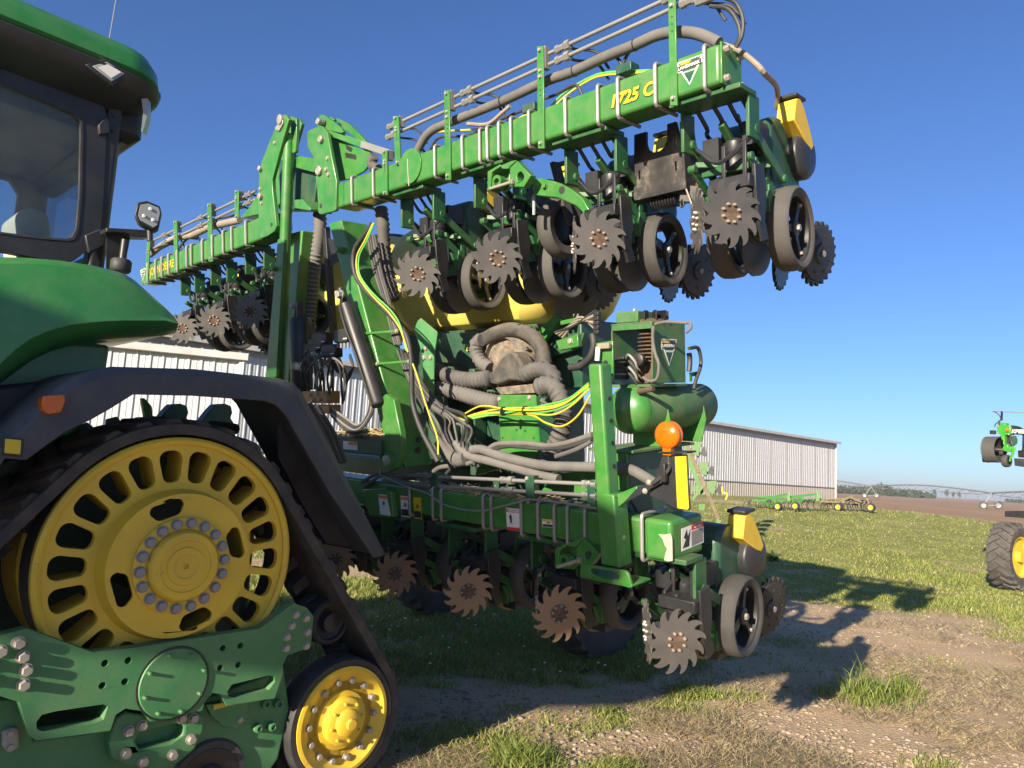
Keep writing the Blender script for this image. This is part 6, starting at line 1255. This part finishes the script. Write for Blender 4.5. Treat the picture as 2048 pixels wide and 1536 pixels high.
part('top_rod', MB().tube([Q(x, y, v=.05) for x, y in CQ([(1200, 212), (1380, 218), (1600, 232), (2100, 262)])], .012, 8), M['alu'], im); part('rod_upright', MB().beam(Q(*CQ([(1382, 212)])[0], v=.05), Q(*CQ([(1372, 395)])[0], v=.05), .03, .03), M['blackM'], im)
part('hose', MB().tube([Q(x, y, v=.05) for x, y in CQ([(1210, 218), (1280, 245), (1340, 310), (1360, 370), (1330, 410), (1260, 460), (1240, 520)])], .010, 8), M['hoseD'], im); part('junction_box', MB().box(Q(*CQ([(1208, 620)])[0], v=.1), (.09, .08, .08)), M['blackM'], im, .006)
part('hose', MB().tube([Q(x, y, v=.05) for x, y in CQ([(1335, 390), (1325, 440), (1325, 490)])], .02, 8), M['hoseD'], im)
part('mast', MB().b2((Q(2110, 900, v=.3).x, .2, .9), (Q(2110, 900, v=.3).x + .15, .45, 3.0)), M['blackM'], im, .01)

# ---- folded cultivator wing standing behind the beacon
fq = Gp(1420, 1098); F2 = Frame(Vector((fq.x, fq.y, fq.z)), Vector((fq.y, -fq.x, 0)).normalized(), Vector((fq.x, fq.y, 0)).normalized(), WX)
fi = thing('cultivator_wing', 'faded green cultivator wing folded upright, row of box mounts behind the amber beacon', 'implement', frame=F2)
CF = lambda pts: [(1280 + x / 6.4, 820 + y / 6.4) for x, y in pts]
F2p = lambda x, y, v=0: F2(*CF([(x, y)])[0], v=v)
part('wing_bar', MB().beam(F2p(560, 350), F2p(1010, 1400), .10, .10), M['oldbrown'], fi, .006); part('wing_plate', MB().poly([F2p(x, y, .12) for x, y in ((560, 460), (600, 480), (830, 1080), (780, 1090), (620, 700))], (0, .04, 0)), M['oldgreen'], fi)
for i, (x, y) in enumerate(((615, 245), (725, 500), (822, 745), (925, 985))):
    mt = part('box_mount', MB().poly([F2p(x + a, y + b_, -.08) for a, b_ in ((-70, -25), (-45, -75), (55, -80), (62, -50), (32, 25), (38, 100), (-58, 58), (-50, 12))], (0, .12, 0)), M['oldgreen'], fi, .008)
    part('shank_arm', MB().poly([F2p(x + a, y + b_, 0) for a, b_ in ((85, -30), (115, -25), (125, 90), (95, 100), (60, 60), (20, 110), (0, 95), (60, 20))], (0, .06, 0)), M['blackM'], mt, .004); part('hoop', MB().tube([F2p(x - 90, y + 40, -.06), F2p(x - 60, y + 42, -.08), F2p(x - 10, y - 10, -.08)], .012, 6), M['galv'], mt)
    part('rear_mount', MB().poly([F2p(x - 130 + a, y + 250 + b_, .2) for a, b_ in ((-40, -30), (40, -30), (30, 50), (-45, 40))], (0, .1, 0)), M['oldgreen'], mt)
part('brace', MB().beam(F2p(670, 1150), F2p(800, 980), .06, .07), M['oldgreen'], fi); part('stand_leg', MB().beam(F2p(1010, 1400), F2p(900, 1780), .12, .12), M['oldgreen'], fi)
part('yellow_handle', MB().tube([F2p(x, y) for x, y in ((1050, 980), (1060, 1060), (1115, 1070), (1100, 1150))], .025, 6), M['yellow'], fi)

# ---- low tillage tools by the shed
def wheel(parent, c, ax_, r, w_):
    mb = MB().mat(0).lathe([(r*.62, -w_), (r*.95, -w_), (r, -w_*.6), (r, w_*.6), (r*.95, w_), (r*.62, w_)], c, ax_, 28, False); mb.mat(1).lathe([(r*.64, -w_*.5), (r*.64, w_*.7), (r*.2, w_*.3), (r*.12, w_*1.1), (.0, w_*1.1)], c, ax_, 22); return part('wheel', mb, [M['rubber'], M['yellow']], parent)
def low_tool(name, label, x0, x1, ybase, ytop, mat, wheels, tines, seed, bars, masts=()):
    g0 = Gp((x0 + x1)/2, ybase); f_ = Frame(g0.copy(), Vector((g0.y, -g0.x, 0)).normalized(), Vector((g0.x, g0.y, 0)).normalized(), WX); th = thing(name, label, 'tillage tool', frame=f_); rs = random.Random(seed)
    for a, b_, v_ in bars: part('frame_bar', MB().beam(f_(*a, v=v_), f_(*b_, v=v_ + .3), .08, .09), mat, th)
    for (x, y), r in wheels: q = f_(x, y, v=-.6); wheel(th, q, Vector((-.45, -.89, 0)), r, .07); part('wheel_arm', MB().beam(q, q + Vector((-.15, .3, .35)), .06, .06), mat, th)
    tm = MB().tube([Vector((0, 0, 0)), Vector((.05, 0, .10)), Vector((-.12, 0, .12)), Vector((-.22, 0, -.05)), Vector((-.16, 0, -.26)), Vector((-.04, 0, -.34))], .016, 5).mesh('tine', [M['blackM']])
    for i in range(tines): o = link('tine', tm, th, loc=f_(x0 + (x1 - x0) * (i + .5) / tines + rs.uniform(-3, 3), ybase - 13 + rs.uniform(-4, 2), v=rs.uniform(-.5, .8))); o.rotation_euler = (0, 0, rs.uniform(-.6, .6))
    for x, y, h_ in masts: q = f_(x, y, v=0); part('mast', MB().poly([q, q + Vector((.14, 0, 0)), q + Vector((.10, 0, h_)), q + Vector((.03, 0, h_))], (0, .05, 0)), mat, th)
    return th
low_tool('field_cultivator', 'low green cultivator with two yellow wheels parked before the shed', 1495, 1640, 1021, 985, M['green'], (((1556, 1013), .17), ((1591, 1012), .17)), 20, 1,
         [((1503, 1000), (1580, 1003), -.4), ((1530, 997), (1576, 988), 0), ((1520, 1004), (1545, 1010), -.5), ((1576, 1004), (1610, 1001), 0), ((1580, 994), (1636, 988), .3), ((1600, 1000), (1645, 999), .2), ((1545, 999), (1600, 1006), -.2), ((1555, 1010), (1545, 998), -.5), ((1590, 1008), (1584, 997), -.4), ((1515, 993), (1605, 995), .8)], [(1574, 1004, .42), (1632, 1002, .40)])
low_tool('spring_harrow', 'rusty drab harrow with two yellow wheels beside the green cultivator', 1645, 1745, 1022, 990, M['oldbrown'], (((1677, 1014), .185), ((1742, 1015), .185)), 26, 2,
         [((1640, 1003), (1735, 1006), -.2), ((1660, 998), (1725, 1000), .4), ((1670, 1008), (1700, 994), 0), ((1700, 994), (1742, 1012), -.3), ((1680, 1000), (1715, 1010), .3), ((1648, 998), (1662, 1008), 0), ((1725, 1006), (1735, 997), .2)], [(1700, 1004, .30)])

# ---- centre pivot irrigation
tw = [(1743, 974, 998), (1983, 987, 1018)]; t0_ = Gp(1743, 999); t1_ = Gp(1983, 1018)
pv_ = thing('irrigation_pivot', 'long centre pivot irrigation pipe on wheeled towers across the field', 'irrigation pivot', loc=t1_)
loc = lambda p: p - t1_
def zz(x, y, d_): return loc(Zd(x, y, d_))
D0, D1 = (t0_ - CAM).dot(_f), (t1_ - CAM).dot(_f)
def span(p, a, b_, rise=.5):
    pts = [p(a, i / 14, b_) for i in range(15)]
    return pts
sp_ = [(1560, 958, D0*1.35), (1743, 973, D0), (1983, 986, D1), (2260, 1000, D1*.72)]
for (a, b_) in zip(sp_, sp_[1:]):
    pa, pb = zz(*a), zz(*b_); n_ = 12; arch = [pa.lerp(pb, i / n_) + WX * (.016 * (pb - pa).length * math.sin(math.pi * i / n_)) for i in range(n_ + 1)]
    sp0 = part('pipe_span', MB().tube(arch, .085, 6, 1), M['alu'], pv_)
    side = (pb - pa).cross(WX).normalized(); mb = MB(); lo_ = [pa.lerp(pb, i / n_) + WX * (.016 * (pb - pa).length * math.sin(math.pi*i/n_) - .62 * math.sin(math.pi*i/n_) ** .5) for i in range(n_ + 1)]
    mb.tube(lo_, .03, 4, 1)
    for i in range(1, n_):
        mb.tube([arch[i - 1], lo_[i]], .025, 4); mb.tube([arch[min(n_, i + 1)], lo_[i]], .025, 4)
    part('truss_rod', mb, M['alu'], sp0); mb = MB()
    for i in range(1, n_): mb.tube([arch[i], arch[i] - WX * 1.0], .012, 4)
    part('drop_hose', mb, M['hoseD'], sp0)
for (cx, ty_, by), d_ in zip(tw, (D0, D1)):
    topp = zz(cx, ty_, d_); wl_ = []
    for sx in (-1, 1):
        dx = (12 if cx < 1800 else 15) * sx; q = zz(cx + dx - (2 if cx < 1800 else 1), by - 7, d_); wl_.append(q)
        fr_ = Vector((-.45, -.89, 0)); part('tower_wheel', MB().mat(0).lathe([(.22, -.12), (.36, -.12), (.38, 0), (.36, .12), (.22, .12)], q, fr_, 24, False).mat(1).lathe([(.24, -.05), (.22, .08), (.0, .05)], q, fr_, 18), [M['rubber'], M['alu']], pv_); part('tower_leg', MB().tube([topp, q], .05, 6), M['alu'], pv_)
    part('tower_base', MB().tube(wl_, .06, 6), M['alu'], pv_); part('drive_box', MB().box(topp, (.25, .25, .3)), M['alu'], pv_)

# ---- far trees
M['far_leaf'] = leafmat('far_tree_leaf', (.035, .055, .018), (.075, .10, .035), (.08, .085, .03), tl=.15)
M['bark'] = surf('bark', (.10, .08, .06), .9, dust=0)
def leaf_cloud(name, blobs, n, s_, parent=None, kind=None):
    cs = []; tot = sum(b_[3] * b_[4] * b_[5] for b_ in blobs)
    for (x, y, z, rx, ry, rz) in blobs:
        k = max(6, int(n * rx * ry * rz / tot)); d = rng.normal(size=(k, 3)); d /= np.linalg.norm(d, axis=1)[:, None]; d *= (rng.random((k, 1)) ** .45); cs.append(d * (rx, ry, rz) + (x, y, z))
    c = np.concatenate(cs); k = len(c); a = rng.normal(size=(k, 3)); a /= np.linalg.norm(a, axis=1)[:, None]; b_ = np.cross(a, rng.normal(size=(k, 3))); b_ /= np.linalg.norm(b_, axis=1)[:, None]
    sz = s_ * (.6 + .8 * rng.random((k, 1))); v = np.stack([c - a*sz - b_*sz*.4, c + a*sz*.2 - b_*sz*.7, c + a*sz + b_*sz*.3, c - a*sz*.1 + b_*sz*.8], 1)
    me = bpy.data.meshes.new(name); me.from_pydata(v.reshape(-1, 3).tolist(), [], np.arange(k*4).reshape(-1, 4).tolist()); at_ = me.attributes.new('tone', 'FLOAT', 'POINT'); at_.data.foreach_set('value', np.repeat(rng.random(k) * .8, 4).astype(np.float32)); me.materials.append(M['far_leaf'])
    return link(name, me, parent)
for i, (x, yt, yb, w_, lab) in enumerate(((1854, 986, 996, 8, 'hazy tree at the end of the tree line, leftmost of the lone trees'), (1869, 983, 997, 11, 'round hazy tree, second of the lone trees on the horizon'), (1894, 984, 999, 11, 'widest hazy lone tree on the horizon between two smaller ones'), (1907, 987, 999, 8, 'slim hazy tree, second from right of the lone trees'), (1918, 988, 1000, 9, 'low hazy tree, rightmost of the lone horizon trees'))):
    d_ = 420 + 25 * i; base = Zd(x, yb, d_); base.z = .9; h_ = (yb - yt) * d_ / FPX * 1.15; w3 = w_ * d_ / FPX / 2; th = thing('far_tree', lab, 'tree', 'lone trees on the horizon', loc=base)
    part('trunk', MB().lathe([(.16, 0), (.11, h_*.5), (.05, h_*.8)], (0,0,0), WX, 8), M['bark'], th); leaf_cloud('crown', [(rng.uniform(-.4, .4)*w3, rng.uniform(-.3, .3)*w3, h_*(.5 + .1*k), w3*rng.uniform(.45, .7), w3*.6, h_*.22) for k in range(5)], 260, .28, th)
bl = []
for i in range(60):
    x = 1640 + 225 * i / 60 + rng.uniform(-3, 3); d_ = 330 + rng.uniform(-20, 40); p = Zd(x, 990, d_); hh = 2.2 + 1.6 * rng.random() + (1.8 if 1745 < x < 1775 else 0) - (1.0 if x > 1840 else 0); bl.append((p.x, p.y, .9 + hh*.5, 2.4 + rng.random(), 2.4, hh*.55))
for i in range(14):
    x = 2020 + i * 9 + rng.uniform(-4, 4); p = Zd(x, 1003, 420); bl.append((p.x, p.y, 1.9, 2.6, 2.4, 1.3))
tl_ = leaf_cloud('tree_line', bl, 9000, .55); struct(tl_, 'stuff'); tl_['label'] = 'hazy line of trees along the far edge of the field'; tl_['category'] = 'trees'
# ---- weeds
M['weed'] = leafmat('weed_leaf', (.05, .10, .02), (.10, .16, .03), (.14, .18, .04))
def weed(px, py, n, s_, lab, seed):
    g0 = Gp(px, py); rs = random.Random(seed); th = thing('weed_plant', lab, 'plant', 'broadleaf weeds in the yard', loc=g0)
    for i in range(n):
        a = rs.uniform(0, 6.28); L = s_ * rs.uniform(.6, 1.1); tilt = rs.uniform(.35, 1.0); d = Vector((math.cos(a)*tilt, math.sin(a)*tilt, 1)).normalized(); sd_ = d.cross(WX).normalized(); o0 = Vector((rs.gauss(0, .12)*s_*2, rs.gauss(0, .08)*s_*2, 0)); vs_ = []
        for t_, w_ in ((0, .02), (.25, .10), (.55, .13), (.8, .08), (1, .005)):
            c = o0 + d * (L*t_) - WX * (L * .35 * t_**2); vs_ += [c - sd_*w_*L, c + sd_*w_*L]
        part('leaf', MB().add(vs_, [(2*k, 2*k+1, 2*k+3, 2*k+2) for k in range(4)]), M['weed'], th)
weed(1540, 1122, 26, .42, 'broad-leaved weed clump in the grass right of the yellow seed meter', 4); weed(1165, 1345, 12, .12, 'small leafy weed in the shaded grass under the toothed wheels', 5)
# ---- clover heads in the shaded grass
x, y = rng.uniform(-1.5, 3.2, 70), rng.uniform(6.6, 10.5, 70); g = grass_mask(x, y); k = g > .35; x, y = x[k], y[k]
o = stones('clover_flowers', x, y, np.full(len(x), .014), M['white']); o.location.z = .07; o['label'] = 'white clover heads dotted in the shaded grass'; o['category'] = 'flowers'

# ---- unseen caster added behind the camera to shade the lower half of the machines
ld = thing('shadow_caster', 'added shadow caster out of frame, raised plate on arms, shading the tractor wheel', 'shadow_caster', loc=(-7.5, -6.5, 0))
bo_ = Vector((7.5, 6.5, 0))
mb = MB().poly([Vector((x, -3.75, z)) + bo_ for x, z in ((-4.25, 4.25), (-4.22, 3.92), (-4.7, 3.76), (-5.3, 3.44), (-5.9, 3.38), (-11.5, 3.40), (-12, 4.78), (-5.85, 4.72), (-4.5, 4.38))], (0, -.12, 0)); part('shade_plate', mb, M['yellow'], ld, .02)  # outline shaped to the shadow edges it has to cast
for x in (-6.9, -8.4): part('lift_arm', MB().beam(Vector((x, -4.1, 3.6)) + bo_, Vector((x, -7.6, 1.9)) + bo_, .22, .35, UX), M['yellow'], ld, .02)  # arms, body, cab and wheels only carry the added shadow-casting plate
mb = MB().b2(Vector((-8.6, -10.0, .9)) + bo_, Vector((-6.7, -7.2, 2.3)) + bo_); part('body', mb, M['yellow'], ld, .1, 3)
mb = MB().b2(Vector((-8.4, -9.4, 2.3)) + bo_, Vector((-6.9, -8.0, 3.5)) + bo_); part('cab', mb, M['blackM'], ld, .08, 3)
for x in (-6.5, -8.8):
    for y in (-7.9, -10.0): wheel(ld, Vector((x, y, .75)) + bo_, UX, .75, .28)

# ---- haze: thin morning air over the whole yard and field
hm = bpy.data.materials.new('haze'); hm.use_nodes = True; ht = hm.node_tree; ht.nodes.clear()
ho_ = ht.nodes.new('ShaderNodeOutputMaterial'); hv_ = ht.nodes.new('ShaderNodeVolumePrincipled'); hv_.inputs['Color'].default_value = (.86, .90, .96, 1); hv_.inputs['Density'].default_value = .0006; hv_.inputs['Anisotropy'].default_value = .2
ht.links.new(hv_.outputs[0], ho_.inputs['Volume'])
mb = MB().b2((-2500, -500, -1.5), (2500, 2700, 12.5)); hz = part('haze', mb, hm, None, smooth=0); struct(hz, 'stuff'); hz['label'] = 'thin pale haze in the air over the yard and field'; hz['category'] = 'haze'
